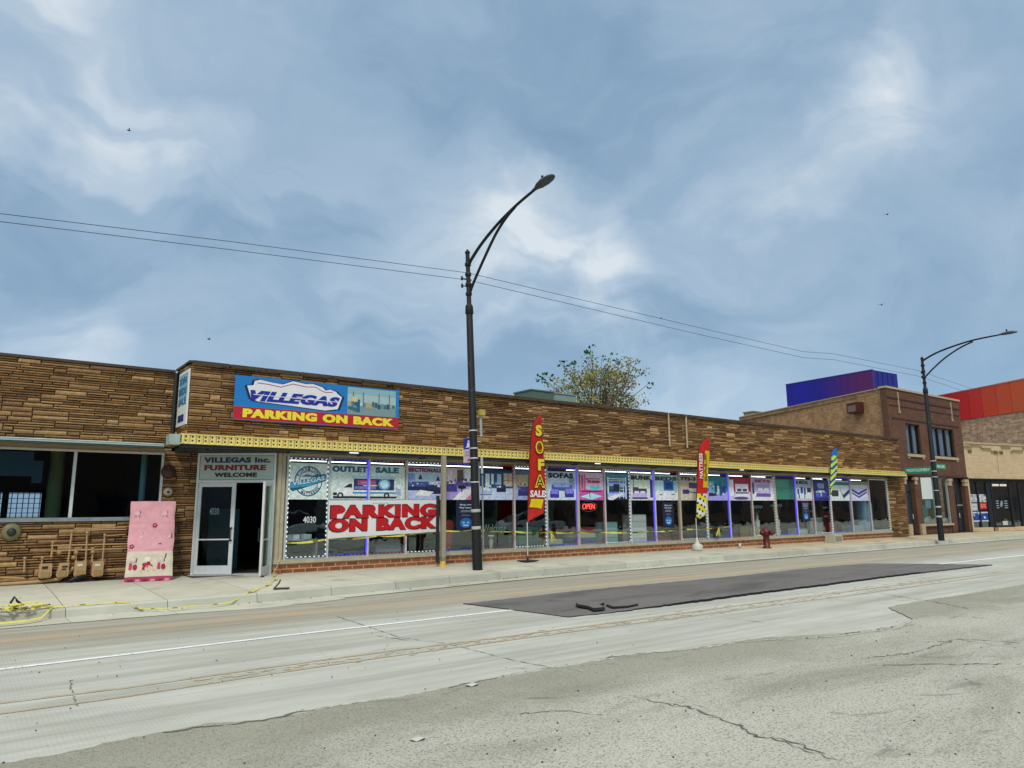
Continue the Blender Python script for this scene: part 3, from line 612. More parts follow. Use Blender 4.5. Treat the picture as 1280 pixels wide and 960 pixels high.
ML = ['squat tan gas meter farthest left of the four, half hidden by its pipes', 'tan gas meter with a slanted body and dark dial slots, second from the left', 'tan gas meter with a white tag, between the slanted meter and the last one', 'tan gas meter with a white tag, nearest the pink mattress']
for k, (x0, x1, y0, y1) in enumerate(((47, 65, 704, 723), (69, 86, 703, 722), (91, 107.5, 701, 721.5), (113, 129, 701, 721))):
    A = gp3(x0, y1); B = gp3(x1, y0); f = fy(LY-.1); a0, a1, z0, z1 = A.x, B.x, A.z, B.z
    r = empty('gas_meter', ((a0+a1)/2, LY-.1, z0), ML[k], 'gas meter', 'gas meters along the stone wall')
    mb = MB(); c = .05; s = .04 if k == 1 else 0
    mb.prism(f, [(a0+c, z0), (a1-c, z0), (a1-.015, z0+.02), (a1, z0+c), (a1, z1-.01), (a1-.01, z1), (a0+.01+s, z1), (a0+s, z1-.02), (a0, z0+c), (a0+.015, z0+.02)], -.02, .14, tan2)
    mb.prism(f, [(a0+c+.02, z0+.02), (a1-c-.02, z0+.02), (a1-.04, z0+c), (a1-.04, z0+(z1-z0)*.45), (a0+.04, z0+(z1-z0)*.45), (a0+.04, z0+c)], .14, .16, tan)
    mb.build('body', M['paint'], r)
    d = MB()
    if k == 1:
        d.fbox(f, a0+.09, a0+.19, z1-.09, z1-.06, .14, .15, lin('1c1a17')); d.fbox(f, a0+.09, a0+.17, z1-.14, z1-.115, .14, .15, lin('1c1a17'))
    else: d.fbox(f, a0+.05, a0+.15, z1-.10, z1-.05, .14, .152, lin('d8d2c0') if k > 1 else lin('2a241c'))
    d.build('dial', M['paint'], r)
# dark hose heap beneath
mb = MB()
for i in range(5): c = gp3(90+i*2, 727); mb.tube([c+V((.11*math.cos(t)*(1+.1*i), -.1+.05*math.sin(t), .03+.02*i+.03*math.sin(t*1.5))) for t in [k*math.pi/5 for k in range(11)]], .014, 6, c=lin('171920'))
mb.tube([gp3(88, 728), gp3(100, 726)+V((0, -.05, 0)), gp3(125, 725), gp3(157, 724)], .03, 8, c=lin('101318'))
tag(mb.build('black_hose', M['paint'], loc=gp3(92, 728)), 'black hose coiled at the wall foot under the gas meters', 'hose')
# ================================================================== MATTRESS
mA, mB = V((2.86, 17.2, .17)), V((3.74, 17.05, .17))
u = (mB-mA).normalized(); top = V((2.99, 17.93, 1.87)); w = (top-mA); w = (w-u*w.dot(u)); mh = w.length; mw = (mB-mA).length
mf = Fr(mA, u, None, w); mf.n = u.cross(w.normalized())
if mf.n.y > 0: mf.n = -mf.n
rt_ = empty('mattress', mA+u*mw/2, 'pink mattress with a cream printed lower panel, leaning on the wall beside the doors', 'mattress')
import bmesh
nx, nz = 16, 30; TH = .13
mb = MB()
def bulge(i, j):
    s = i/nx; t = j/nz; e = min(s, 1-s, 1)*8; e = min(e, 1); g = min(min(t, 1-t)*14, 1)
    z = .03*(1-(1-e)**2)*(1-(1-g)**2)
    for c in (.375, .69): z -= .022*math.exp(-((t-c-.01*math.sin(s*9))/.012)**2)
    z += .006*math.sin(s*11+t*17)+.005*math.sin(t*31-s*7); return z
def mcol(s, t):
    if t < .055: return lin('a84460')
    if t < .36: return lin('d2c7b0')
    return lin('dca2a8')
def wav(t): return .006*math.sin(t*14)+.004*math.sin(t*29)
P = [[mf.p(mw*i/nx+(wav(j/nz) if i in (0, nx) else 0)*(1 if i else -1), mh*j/nz, bulge(i, j)) for i in range(nx+1)] for j in range(nz+1)]
for j in range(nz):
    for i in range(nx): mb.face([P[j][i], P[j][i+1], P[j+1][i+1], P[j+1][i]], mcol(i/nx, (j+.5)/nz), smooth=True)
for j in range(nz):
    for i in (0, nx):
        q = [P[j][i], P[j+1][i], P[j+1][i]-mf.n*TH, P[j][i]-mf.n*TH]; mb.face(q if i == 0 else q[::-1], lin('c9859a') if (j % 8) else lin('e0d6d0'))
mb.face([P[nz][i] for i in range(nx+1)]+[P[nz][i]-mf.n*TH for i in range(nx, -1, -1)], lin('c78d9a'))
mb.face([mf.p(0, 0, -TH), mf.p(0, mh, -TH), mf.p(mw, mh, -TH), mf.p(mw, 0, -TH)], lin('cfa0a8'))
mb.build('cover', M['cloth'], rt_)
# generic little flowers and hearts as print
mb = MB()
def blob(a, z, r, c, n=7, sq=1.0, d=.036): mb.face([mf.p(a+r*math.cos(k*2*math.pi/n), z+r*sq*math.sin(k*2*math.pi/n), d) for k in range(n)], c)
def flower(a, z, r, c, cc, d=.034):
    for k in range(5): blob(a+r*.7*math.cos(k*1.257), z+r*.7*math.sin(k*1.257), r*.5, c, 6, d=d+k*.0006)
    blob(a, z, r*.35, cc, 6, d=d+.004)
pink, rose, dk = lin('c43e64'), lin('a02d48'), lin('5b4a4e')
for a, z in ((.14, 1.55), (.68, 1.55)): blob(a, z, .055, lin('e6b9bf')); mb.face([mf.p(a+.05, z, .037), mf.p(a+.065, z, .037), mf.p(a+.06, z+.1, .037)], dk); blob(a-.03, z-.07, .025, lin('c98b96')); blob(a+.05, z-.07, .02, lin('b87c88'))
for a, z in ((.5, 1.27), (.08, .79), (.62, .81)): flower(a, z, .045, rose, lin('e7b3ba'))
for a, z in ((.27, 1.03), (.83, 1.03)): mb.face([mf.p(a, z-.05, .034), mf.p(a+.03, z-.05, .034), mf.p(a+.015, z+.1, .034)], dk); blob(a-.03, z-.03, .03, lin('e8bcc4'))
for a in (.12, .66):
    flower(a, .50, .06, lin('d8c0b8'), lin('e8e0d2'), .036); mb.face([mf.p(a-.07, .28, .038), mf.p(a-.01, .28, .038), mf.p(a-.01, .42, .038), mf.p(a-.06, .42, .038)], pink); blob(a+.05, .33, .045, rose, 7, 1.5); mb.face([mf.p(a+.05, .42, .038), mf.p(a+.075, .44, .038), mf.p(a+.11, .62, .038), mf.p(a+.08, .6, .038)], dk)
flower(.40, .34, .095, rose, lin('d9606f'), .036); blob(.40, .5, .06, lin('e7dccb')); blob(.52, .27, .035, lin('dcb48c')); blob(.30, .25, .03, lin('dcb48c'))
for k in range(6): mb.face([mf.p(.05+k*.14, .02, .03), mf.p(.14+k*.14, .02, .03), mf.p(.14+k*.14, .065, .034), mf.p(.05+k*.14, .065, .034)], lin('d98aa0') if k % 2 else lin('8f2444'))
mb.build('flower_print', M['cloth'], rt_)
# ================================================================== BANNERS AND POSTERS
def flat(mb, fr, x0, x1, z0, z1, shapes, d0=.002, step=.0012, kk=1.0):
    """shapes: (hex, [(u,v)...]) in unit square"""
    for k, (h, pts) in enumerate(shapes):
        c = tuple(min(.85, v*kk) for v in lin(h))
        if isinstance(pts, tuple) and len(pts) == 4: u0, v0, u1, v1 = pts; pts = [(u0, v0), (u1, v0), (u1, v1), (u0, v1)]
        mb.face([fr.p(x0+(x1-x0)*a, z0+(z1-z0)*b, d0+step*k) for a, b in pts], c)
def ell(cx, cy, rx, ry, n=14, a0=0, a1=360): return [(cx+rx*math.cos(R(a0+(a1-a0)*k/n)), cy+ry*math.sin(R(a0+(a1-a0)*k/n))) for k in range(n if a1-a0 >= 360 else n+1)]
def band(pts, w):  # thin ribbon following pts
    up = [(x, y+w) for x, y in pts]; return [[pts[i], pts[i+1], up[i+1], up[i]] for i in range(len(pts)-1)]
bf = Fr((4.76, 16.88, 0), (4.23, 0, 0.02), (0, -1, 0), (0, 0, 1)); bw = 4.23; B0, B1 = 3.70, 4.745
bn = empty('parapet_banner', (6.8, 16.9, 3.7), 'blue and red parapet banner reading VILLEGAS PARKING ON BACK with a small car-park picture', 'banner')
mb = MB(); mb.fbox(bf, 0, bw, B0, B1, -.03, 0, lin('1d7cc4'))
flat(mb, bf, 0, bw, B0, B1, [('b8202a', (0, .02, 1, .30)), ('5a5f9a', (0, 0, 1, .02)), ('1d84cc', (.985, .3, 1, 1))])
# car-park picture
pic = [('8fb6bd', (.655, .30, .978, .97)), ('7f9a9a', (.655, .30, .978, .52)), ('a9c4c4', (.655, .6, .978, .8))]
for k in range(16): x = .66+k*.0195; h = random.uniform(.03, .1); pic.append((random.choice(['3d6f84', '2c5a70', '6f8f92', 'cfd8d0', 'b5a77c', '4b6e5c']), (x, .5+random.uniform(-.04, .04), x+.017, .5+h+.05)))
for x in (.69, .755, .86, .93): pic.append(('33505c', (x, .5, x+.004, .86)))
pic.append(('1f5f8c', (.715, .38, .735, .68))); pic.append(('d8c98c', (.685, .62, .72, .74))); 
for k in range(5): pic.append(('2e6a86', (.66+k*.012, .44-.01*k, .675+k*.012, .50-.01*k)))
flat(mb, bf, 0, bw, B0, B1, pic, .008, .0006)
mb.build('sheet', M['vc'], bn)
mb = MB()   # crest outline behind the word
crest = [(.06, .78), (.085, .50), (.12, .44), (.30, .40), (.52, .345), (.60, .40), (.625, .70), (.60, .76), (.585, .82), (.55, .86), (.52, .83), (.50, .90), (.44, .96), (.40, .94), (.32, 1.0-.02), (.26, .88), (.20, .90), (.13, .94), (.10, .90), (.095, .80)]
def sc(pts, k, cx=.34, cy=.65): return [(cx+(x-cx)*k, cy+(y-cy)*k) for x, y in pts]
flat(mb, bf, 0, bw, B0, B1, [('1a1f3e', sc(crest, 1.035)), ('e9e9f2', sc(crest, .985))], .008, .001)
rd = [(.12, .85), (.18, .84), (.25, .80), (.32, .90), (.40, .86), (.455, .88), (.49, .80), (.52, .77), (.56, .79)]
for q in band(rd, .018): flat(mb, bf, 0, bw, B0, B1, [('b5203a', q)], .0105)
mb.build('emblem', M['vc'], bn)
text('lettering', 'VILLEGAS', bf, .085*bw, .605*bw, B0+.45*(B1-B0), B0+.69*(B1-B0), .011, lin('1c2a9a'), bn, .085, .35)
for k in range(2): 
    mb = MB(); flat(mb, bf, 0, bw, B0, B1, [('e9e9f2', [(.10, .585-k*.0), (.60, .565), (.60, .58), (.10, .60)])], .0165); 
    if k == 0: mb.build('emblem_stripe', M['vc'], bn)
text('lettering', 'PARKING ON BACK', bf, .05*bw, .965*bw, B0+.065*(B1-B0), B0+.265*(B1-B0), .006, lin('f2e03a'), bn, .085)
# side banner on the return wall
sf = Fr((3.78, 18.0, 0), (0, -1, 0)); sb = empty('side_banner', (3.78, 17.5, 3.6), 'narrow pale vertical banner with blue lettering on the short return wall by the parapet corner', 'banner')
mb = MB(); mb.fbox(sf, .1, 1.0, 3.55, 4.8, -.03, 0, lin('dfe6e0')); flat(mb, sf, .1, 1.0, 3.55, 4.8, [('7db6cc', [(.1, .35), (.9, .5), (.9, .95), (.1, .95)]), ('1d1f78', (.15, .07, .75, .2))], .003); mb.build('sheet', M['vc'], sb)
for k, t in enumerate(('SOFA', 'BEDS', 'SALE')): text('lettering', t, sf, .2, .9, 4.50-k*.24, 4.66-k*.24, .006, lin('2f6f9a'), sb, .03)
# big white banner over windows 2-4
wf = fy(16.955); wb = empty('window_banner', (8.7, 16.95, .97), 'big white banner across the show windows reading PARKING ON BACK in red block letters', 'banner')
mb = MB(); mb.prism(wf, [(7.17, .965), (10.36, 1.06), (10.30, 1.90), (7.165, 1.885)], -.012, 0, lin('e9e9e6')); mb.build('sheet', M['vc'], wb)
tf = Fr((7.17, 16.95, 0), (3.19, 0, .0), (0, -1, 0), (0, 0, 1))
for (t, a0, a1, z0, z1) in (('PARKING', .07, 3.02, 1.44, 1.75), ('ON BACK', .03, 3.05, 1.12, 1.42)):
    fr = Fr((7.17, 16.95, 0), (1, 0, .012), (0, -1, 0), (0, 0, 1))
    text('lettering_outline', t, fr, a0-.02, a1+.02, z0-.02, z1+.02, .001, lin('3a0a12'), wb, .105, 0, .003)
    text('lettering', t, fr, a0, a1, z0, z1, .005, lin('c4101a'), wb, .085, 0, .003)
mb = MB()
for k in range(9): q = 8.35+k*.05; mb.face([wf.p(q, 1.80+.012*math.sin(k*2.1), .002), wf.p(q+.03, 1.79+.01*math.sin(k), .002), wf.p(q+.035, 1.815+.01*math.cos(k*1.7), .002), wf.p(q+.005, 1.825, .002)], lin('c58ab0'))
mb.build('script_mark', M['vc'], wb)
PZ = 1.905
def poster(i, label, shapes, texts=(), j=None, z0=PZ, z1=2.775, inset=.012):
    j = i if j is None else j
    a = BX[i-1]+(.045 if i in (5, 9, 13, 17, 21) else .0225)+inset; b = BX[j]-(.045 if j in (4, 8, 12, 16, 20) else .0225)-inset
    r = empty('window_poster', ((a+b)/2, D+.04, z0), label, 'poster', 'printed posters in the show windows')
    assert len(label.split()) <= 16, label
    mb = MB(); f = fy(D+.012); mb.fbox(f, a, b, z0, z1, -.004, 0, lin('c3cfc6')); flat(mb, f, a, b, z0, z1, shapes, .0008, .0003, 1.45); mb.build('print', M['print'], r)
    for (t, u0, v0, u1, v1, c) in texts: text('lettering', t, f, a+(b-a)*u0, a+(b-a)*u1, z0+(z1-z0)*v0, z0+(z1-z0)*v1, .006, lin(c), r, .085, 0, .0012)
    return r, f, a, b
# helpers for furniture pictures
def room(wall, floor_, extra): return [(wall, (0, 0, 1, 1)), (floor_, (0, 0, 1, .38))]+extra
def sofa(x, y, w, h, c, c2): return [(c, (x, y, x+w, y+h*.55)), (c2, (x+w*.06, y+h*.4, x+w*.94, y+h)), (c, (x, y, x+w*.1, y+h*.75)), (c, (x+w*.9, y, x+w, y+h*.75)), ('14142a', (x, y-.02, x+w, y)), (c, (x+w*.48, y+h*.3, x+w*.5, y+h))]
def bunk(x, y, w, h, c, c2, c3):
    s = []
    for k in (0, .93): s.append((c, (x+w*k, y, x+w*(k+.07), y+h)))
    s += [(c2, (x, y+.08*h, x+w, y+.24*h)), (c3, (x+.06*w, y+.24*h, x+.94*w, y+.32*h)), (c2, (x, y+.58*h, x+w, y+.72*h)), (c3, (x+.06*w, y+.72*h, x+.94*w, y+.80*h)), (c, (x, y+.9*h, x+w, y+.95*h)), (c, (x, y+.82*h, x+w, y+.85*h))]
    for k in range(5): s.append((c, (x+w*.62, y+h*(.15+.13*k), x+w*.82, y+h*(.175+.13*k))))
    s += [(c, (x+w*.6, y, x+w*.63, y+h*.9)), (c, (x+w*.81, y, x+w*.84, y+h*.9))]
    return s
def bed(x, y, w, h, c, c2, c3): return [(c, (x, y+.3*h, x+w, y+h)), (c2, [(x-.05*w, y), (x+1.05*w, y), (x+w*.95, y+.5*h), (x+w*.05, y+.5*h)]), (c3, (x+.12*w, y+.45*h, x+.45*w, y+.65*h)), (c3, (x+.55*w, y+.45*h, x+.88*w, y+.65*h)), (c, (x-.04*w, y-.08*h, x+1.04*w, y+.08*h))]
def clutter(n, cols, y0=.0, y1=1, sx=.08, sy=.1):
    o = []
    for _ in range(n):
        x, y = random.random()*.9, y0+random.random()*(y1-y0-.05); w_, h_ = random.uniform(.02, sx), random.uniform(.02, sy)
        o.append((random.choice(cols), [(x, y), (min(1, x+w_), y+random.uniform(-.02, .02)), (min(1, x+w_), min(1, y+h_)), (x, min(1, y+h_))]))
    return o
# W1 round emblem
r, f, a, b = poster(1, 'poster with a round blue furniture emblem in the first show window beside the doors', [('b9c6bd', (0, 0, 1, 1)), ('2d5f7c', ell(.5, .5, .36, .42, 32)), ('c3cfc8', ell(.5, .5, .33, .385, 32)), ('31607a', ell(.5, .5, .255, .30, 28)), ('b9c6bd', ell(.5, .5, .235, .275, 28)), ('3c6c86', [(.3, .62), (.45, .70), (.6, .66), (.75, .72), (.72, .62)]),
            ('1d4a66', [(.03, .28), (.10, .22), (.5, .35), (.95, .52), (.97, .66), (.90, .72), (.5, .58), (.05, .47)]), ('2f86a3', [(.05, .30), (.5, .37), (.95, .55), (.95, .66), (.5, .56), (.06, .45)]), ('c98080', ell(.42, .74, .025, .02, 6)), ('c98080', ell(.5, .755, .025, .02, 6)), ('c98080', ell(.58, .74, .025, .02, 6))])
ef = Fr(f.p(a, PZ, 0), (1, 0, .19), (0, -1, 0), (0, 0, 1)); text('lettering', 'VILLEGAS', ef, .09, .92*(b-a), .30, .415, .012, lin('cfe6ea'), r, .03)
def arc_text(s, f, cx, cz, rad, a_start, a_end, size, c, parent, d=.011, flip=False):
    n = len(s)
    for k, ch in enumerate(s):
        if ch == ' ': continue
        t = R(a_start+(a_end-a_start)*k/(n-1)); x, z = cx+rad*math.cos(t), cz+rad*math.sin(t)
        u_ = V((math.sin(t), 0, -math.cos(t))) if not flip else V((-math.sin(t), 0, math.cos(t))); w_ = V((math.cos(t), 0, math.sin(t))) if not flip else V((-math.cos(t), 0, -math.sin(t)))
        fr = Fr(f.p(x, z, 0), u_, (0, -1, 0), w_); text('lettering', ch, fr, -size*.32, size*.32, -size*.45, size*.45, d, c, parent, .02, 0, .001)
cx, cz = a+(b-a)*.5, PZ+.87*.5
arc_text('FURNITURE', f, cx, cz, .30, 150, 30, .085, lin('2d5f7c'), r); arc_text('& MATTRESS', f, cx, cz, .30, 215, 325, .08, lin('2d5f7c'), r, flip=True)
# W2-3 truck, split at the mullion
def truck(x0, x1, lo, hi):  # truck in 0..1 across both windows, clipped to lo..hi
    sh = [('b9c8c0', (0, 0, 1, 1)), ('23283c', [(.04, .03), (.86, .03), (.9, .09), (.04, .10)]), ('cddbe0', [(.06, .12), (.30, .12), (.30, .45), (.25, .47), (.16, .36), (.07, .28)]), ('dfe8ea', (.29, .16, .86, .66)), ('262b52', (.31, .27, .84, .62)), ('9fb6c4', (.29, .60, .86, .68)), ('3f7ea0', (.30, .17, .88, .22)), ('1c2430', [(.17, .34), (.25, .45), (.29, .45), (.29, .34)]), ('15181f', (.04, .12, .09, .20)),
          ('14161c', ell(.135, .12, .042, .085, 12)), ('b9c0c2', ell(.135, .12, .02, .04, 10)), ('14161c', ell(.735, .12, .042, .085, 12)), ('b9a9a2', ell(.735, .12, .02, .04, 10)), ('5f8fb4', ell(.70, .45, .085, .17, 16)), ('a8d0e0', ell(.70, .45, .06, .12, 14)), ('8f4a6c', (.36, .42, .58, .56)), ('b86a86', (.40, .46, .52, .52)), ('5b6f9c', (.32, .30, .58, .38)), ('c7b8d6', (.44, .39, .60, .42)), ('8b9cb4', [(.86, .35), (.94, .30), (.94, .12), (.86, .14)])]
    out = []
    for h, p in sh:
        if isinstance(p, tuple) and len(p) == 4 and not isinstance(p[0], tuple): p = [(p[0], p[1]), (p[2], p[1]), (p[2], p[3]), (p[0], p[3])]
        q = clip(clip(list(p), lo, 1), hi, -1)
        if len(q) > 2: out.append((h, [((x-lo)/(hi-lo), y) for x, y in q]))
    return out
def clip(p, c, s):
    o = []
    for i in range(len(p)):
        A, B = p[i-1], p[i]; ia, ib = (A[0]-c)*s >= 0, (B[0]-c)*s >= 0
        if ia != ib: t = (c-A[0])/(B[0]-A[0]); o.append((c, A[1]+(B[1]-A[1])*t))
        if ib: o.append(B)
    return o
poster(2, 'poster half reading OUTLET over the front of a white delivery truck', truck(0, 1, 0, .5), [('OUTLET', .04, .78, .98, .95, '2c5f82')])
poster(3, 'poster half reading SALE over the rear of a white delivery truck', truck(0, 1, .5, 1), [('SALE', .14, .78, .80, .95, '2c6f86')])
blu = ['1e2a52', '2b3c74', '5b74a8', '8fa3cc', '14183a']
poster(4, 'poster reading SECTIONALS above a dark blue corner sofa', room('9fb4c4', '9fa8cc', [('6f86b4', (0, .38, .2, .8)), ('1c2548', (0, .28, .55, .46)), ('3b4f88', (.02, .4, .6, .55))]+sofa(.5, .2, .5, .26, '131830', '1d2650')+[('c9cfe6', [(.2, .14), (.6, .1), (.75, .24), (.35, .30)]), ('26324a', [(.3, .62), (.36, .80), (.42, .62)]), ('26324a', [(.8, .58), (.87, .74), (.94, .58)])]+clutter(14, ['8fa3cc', 'c9d4ea', '2b3c74'], .4, .62, .1, .07)), [('SECTIONALS', .02, .84, .98, .97, '8a2038')])
poster(5, 'living-room poster with violet sofas and a pink striped rug, left of the street lamp', room('b3a9a4', '8d7fb0', [('cdb8c0', (.05, .4, .2, 1)), ('5a4238', (.35, .55, .55, .95)), ('d8cfc8', (.6, .45, .8, 1)), ('3b2e78', (.0, .25, .35, .5)), ('4a3f8c', (.3, .42, .95, .56)), ('e6c8d4', [(.2, 0), (1, 0), (1, .45), (.5, .3)]), ('c0708c', [(.6, 0), (.8, 0), (1, .3), (1, .4)]), ('c0708c', [(.9, 0), (1, 0), (1, .12)]), ('15121c', ell(.5, .40, .14, .06)), ('15121c', (.48, .25, .52, .4))]+clutter(16, ['6a60a8', '2c2564', 'cbb8d8', '3a3040'], .4, .75)))
poster(6, 'blue-grey living-room poster with tall windows, directly right of the street lamp', room('26466a', 'a7b4dc', [('b6c9d8', (.18, .45, .3, .85)), ('c8d8e0', (.35, .45, .42, .85)), ('9fb4c4', (.52, .5, .64, .85)), ('b9a890', (.72, .45, .98, .88)), ('3d3a34', (.70, .63, 1, .645)), ('3d3a34', (.84, .45, .855, .9)), ('20304c', [(0, .86), (1, .95), (1, 1), (0, 1)])]+sofa(.02, .18, .34, .3, '8fa4d8', 'b9c8ea')+sofa(.5, .28, .28, .22, '1a1b3c', '2a2c58')+clutter(12, ['7f94cc', '1e2a52', 'dde4f4'], .35, .55)))
poster(7, 'bedroom poster with green and brown drapes, partly behind the tall red sofa flag', room('8fa87c', '8f9cc4', [('b4a07c', (.1, .45, .35, .9)), ('cdbf9c', (.45, .45, .7, .9)), ('4f6f9c', (0, .85, 1, 1))]+sofa(.1, .16, .8, .3, '2a2c60', '3d3f80')+clutter(10, ['5a5f9c', '1e1f40'], .3, .6)))
poster(8, 'poster reading SOFAS over two violet armchairs', room('a9b6c4', 'b4bcd8', [('6f7f94', (.75, .4, .95, .8))]+sofa(.15, .35, .7, .25, '38489a', '7d96c0')+sofa(.1, .1, .3, .28, '2e2a8c', '7a74d0')+sofa(.6, .12, .32, .28, '2e2a8c', '7a74d0')), [('SOFAS', .04, .77, .90, .95, '16181e')])
poster(9, 'poster of a pink bunk bed with a teal mattress on a pink floor', room('b8a4b4', 'b04a94', [('8c1f5c', (0, .3, .07, .95)), ('c04a7c', (.2, .3, .28, .95)), ('a03a68', (.1, .4, .18, .9)), ('98dce6', [(.05, .12), (.5, .02), (.95, .14), (.5, .26)]), ('3fb0b4', (.45, .36, .85, .5)), ('1c1c30', (.1, .30, .9, .34)), ('1c1c30', (.42, .1, .45, .32)), ('a02050', (.35, .62, .85, .72)), ('8c1f4c', (.35, .76, .85, .79))]+clutter(8, ['d47aa8', '8c1f5c', 'e8c0d4'], .4, .9)))
poster(10, 'poster of a white bunk bed against a dark blue wall', room('1f4a6c', '14142c', [('3f6f8c', (0, .8, 1, 1))]+bunk(.1, .06, .8, .8, 'b8c8ec', '8fa4d8', '5b6fb4')+[('101430', (.35, .34, .6, .6)), ('c8d4f0', [(.1, .02), (.3, .0), (.75, .22), (.7, .28), (.2, .14)])]))
poster(11, 'poster reading BUNK over a low mauve bed', room('b9c8b8', 'c0c4cc', bed(.1, .08, .6, .42, '3c2e50', 'a89cd0', 'd8d4ec')+[('3b2c6c', (.85, .1, .97, .8)), ('5a4a3c', (.12, .4, .15, .85)), ('c6d0b8', (.35, .45, .75, .7))]), [('BUNK', .04, .78, .92, .95, '2b2f34')])
poster(12, 'poster reading BEDS over a blue desk bed', room('a7c4c8', 'c6dcd8', [('1c5c9c', (.38, .38, .82, .78)), ('123c70', (.45, .45, .75, .7)), ('d6e6e6', [(.05, .1), (.9, .14), (.9, .3), (.05, .34)]), ('14283c', (.2, .2, .32, .24)), ('14283c', (.7, .22, .85, .26)), ('7fa6b8', (.85, .3, .95, .75))]), [('BEDS', .02, .78, .96, .94, '3a464c')])
poster(13, 'pale poster with the phone number 773-317 above three violet blocks', [('bcb8a4', (0, 0, 1, 1)), ('5c2f74', (.35, .50, .75, .72)), ('3f2a6c', (.1, .26, .35, .44)), ('3f2a6c', (.75, .26, 1, .42)), ('23234a', [(.3, .34), (.8, .26), (.8, .30), (.3, .38)])], [('773-317-', .04, .80, .98, .95, '4a2f34')])
poster(14, 'teal dining-room poster right of the red mattress flag', room('1f7480', '8f8cd0', [('6f9cb4', (.1, .4, .35, .8)), ('143c60', (.4, .2, .5, .7)), ('14486c', (.6, .2, .72, .75)), ('9cc4d4', (.5, .3, .6, .62)), ('1c2f6c', (.72, .3, .9, .6)), ('101c38', (.1, .18, .4, .32))]+clutter(14, ['4f9cb0', '243c84', 'c0c8ec'], .2, .7)))
poster(15, 'bedroom poster with a white bed against a dark red wall', room('8c2038', 'b4aed8', [('d8d0e0', (0, .2, .22, .9))]+bed(.3, .12, .6, .6, 'cfc4dc', 'd6cce8', '3a2c60')+[('3a2c60', (.3, .3, .9, .36)), ('4a3c78', ell(.55, .1, .35, .07))]))
poster(16, 'poster reading SETS in red over a violet and white bed', room('a89cb8', 'd0ccec', bed(.22, .2, .62, .55, '9486b4', 'b4a8dc', 'ece6f6')+[('5c4a8c', (.2, .18, .85, .32)), ('3a3058', (.0, .3, .12, .8)), ('c0b8dc', (.85, .3, .97, .8))]), [('SETS', .15, .80, .85, .94, 'a02c50')])
poster(18, 'pale poster with the word & METAL above blue dining chairs', room('8f9cac', 'b0a4b8', [('c0c8d8', (0, .1, 1, .6)), ('1c2f80', (.1, .3, .2, .55)), ('1c2f80', (.3, .35, .45, .65)), ('24387c', (.5, .3, .62, .6)), ('26264c', (.7, .4, .95, .62)), ('1c2f80', (.15, .1, .22, .3)), ('1c2f80', (.5, .12, .55, .3))]), [('& METAL', .03, .78, .80, .95, '2c3440')])
poster(19, 'deep blue dining-set poster behind the blue and green flag', room('1c2c70', '1c2478', [('7a94c4', (.3, .6, .7, .85)), ('c0d0ec', [(.15, .4), (.85, .38), (.7, .5), (.3, .5)]), ('3c4cb0', (.2, .15, .4, .4)), ('3c4cb0', (.6, .15, .8, .4)), ('8c9ce0', (.45, .2, .55, .38))]+clutter(16, ['2c3ca0', '6c7cd0', '14184c'], .05, .7)))
poster(20, 'pale poster with a dark television box and a navy tick mark', [('bcc4c4', (0, 0, 1, 1)), ('2f6c74', (0, .78, 1, .95)), ('14161c', (.08, .22, .42, .52)), ('2f343c', (.15, .28, .35, .46)), ('1c2c60', [(.5, .62), (.66, .30), (1, .58), (1, .40), (.68, .10)])])
poster(21, 'pale poster with navy and white mattress layers shown as chevrons', [('aeb0c8', (0, 0, 1, 1)), ('6c8468', (0, .82, 1, 1)), ('1c2460', [(.08, .62), (.45, .42), (.92, .66), (.92, .56), (.45, .30), (.08, .50)]), ('2c3880', [(.08, .44), (.45, .24), (.92, .5), (.92, .42), (.45, .14), (.08, .36)]), ('e4e6f0', [(.08, .30), (.45, .08), (.92, .36), (.92, .32), (.45, .03), (.08, .25)])])
poster(17, 'plain teal-green sheet added to tint the window right of the SETS poster', [('2f6c5c', (0, 0, 1, 1)), ('3f8070', (0, .6, .7, .95)), ('285c54', (.7, 0, 1, 1))], z0=1.95)  # no poster here: sheet added to give this pane its green tint
# small notices below the posters
def notice(i, u0, u1, z0, z1, label, lines=('Shop now', 'Pay later')):
    a, b = BX[i-1], BX[i]; x0, x1 = a+(b-a)*u0, a+(b-a)*u1; f = fy(D+.012)
    r = empty('window_notice', ((x0+x1)/2, D+.04, z0), label, 'notice', 'navy payment notices in the windows')
    mb = MB(); mb.fbox(f, x0, x1, z0, z1, -.004, 0, lin('141c3c')); flat(mb, f, x0, x1, z0, z1, [('1f6fc0', ell(.5, .26, .3, .17, 16)), ('8fd0f0', (.32, .24, .45, .30)), ('8fd0f0', (.55, .24, .68, .30)), ('dfeaf4', (.36, .16, .64, .2)), ('8fa0b4', (.25, .66, .75, .68)), ('8fa0b4', (.22, .62, .78, .64)), ('6f8094', (.3, .52, .7, .535)), ('6f8094', (.28, .49, .72, .505))], .001, .0004); mb.build('print', M['vc'], r)
    H = z1-z0
    for k, t in enumerate(lines): text('lettering', t, f, x0+(x1-x0)*.18, x0+(x1-x0)*.82, z0+H*(.83-k*.10), z0+H*(.895-k*.10), .004, lin('e8eef4'), r, .015, 0, .001)
notice(5, .35, .92, 1.06, 1.88, 'navy notice reading Shop now Pay later with a blue badge, beside the street lamp')
notice(12, .30, .75, .98, 1.85, 'narrow navy notice with a blue badge under the BEDS poster')
notice(18, .30, .75, 1.05, 1.88, 'navy notice with a bright blue badge under the dining chairs poster')
f = fy(D+.012)
o = text('number_decal', '4030', f, 6.56, 6.88, 1.35, 1.50, 0, (.8, .84, .84), None, .01, 0, .002); tag(o, 'white house number 4030 on the glass of the first show window', 'decal')
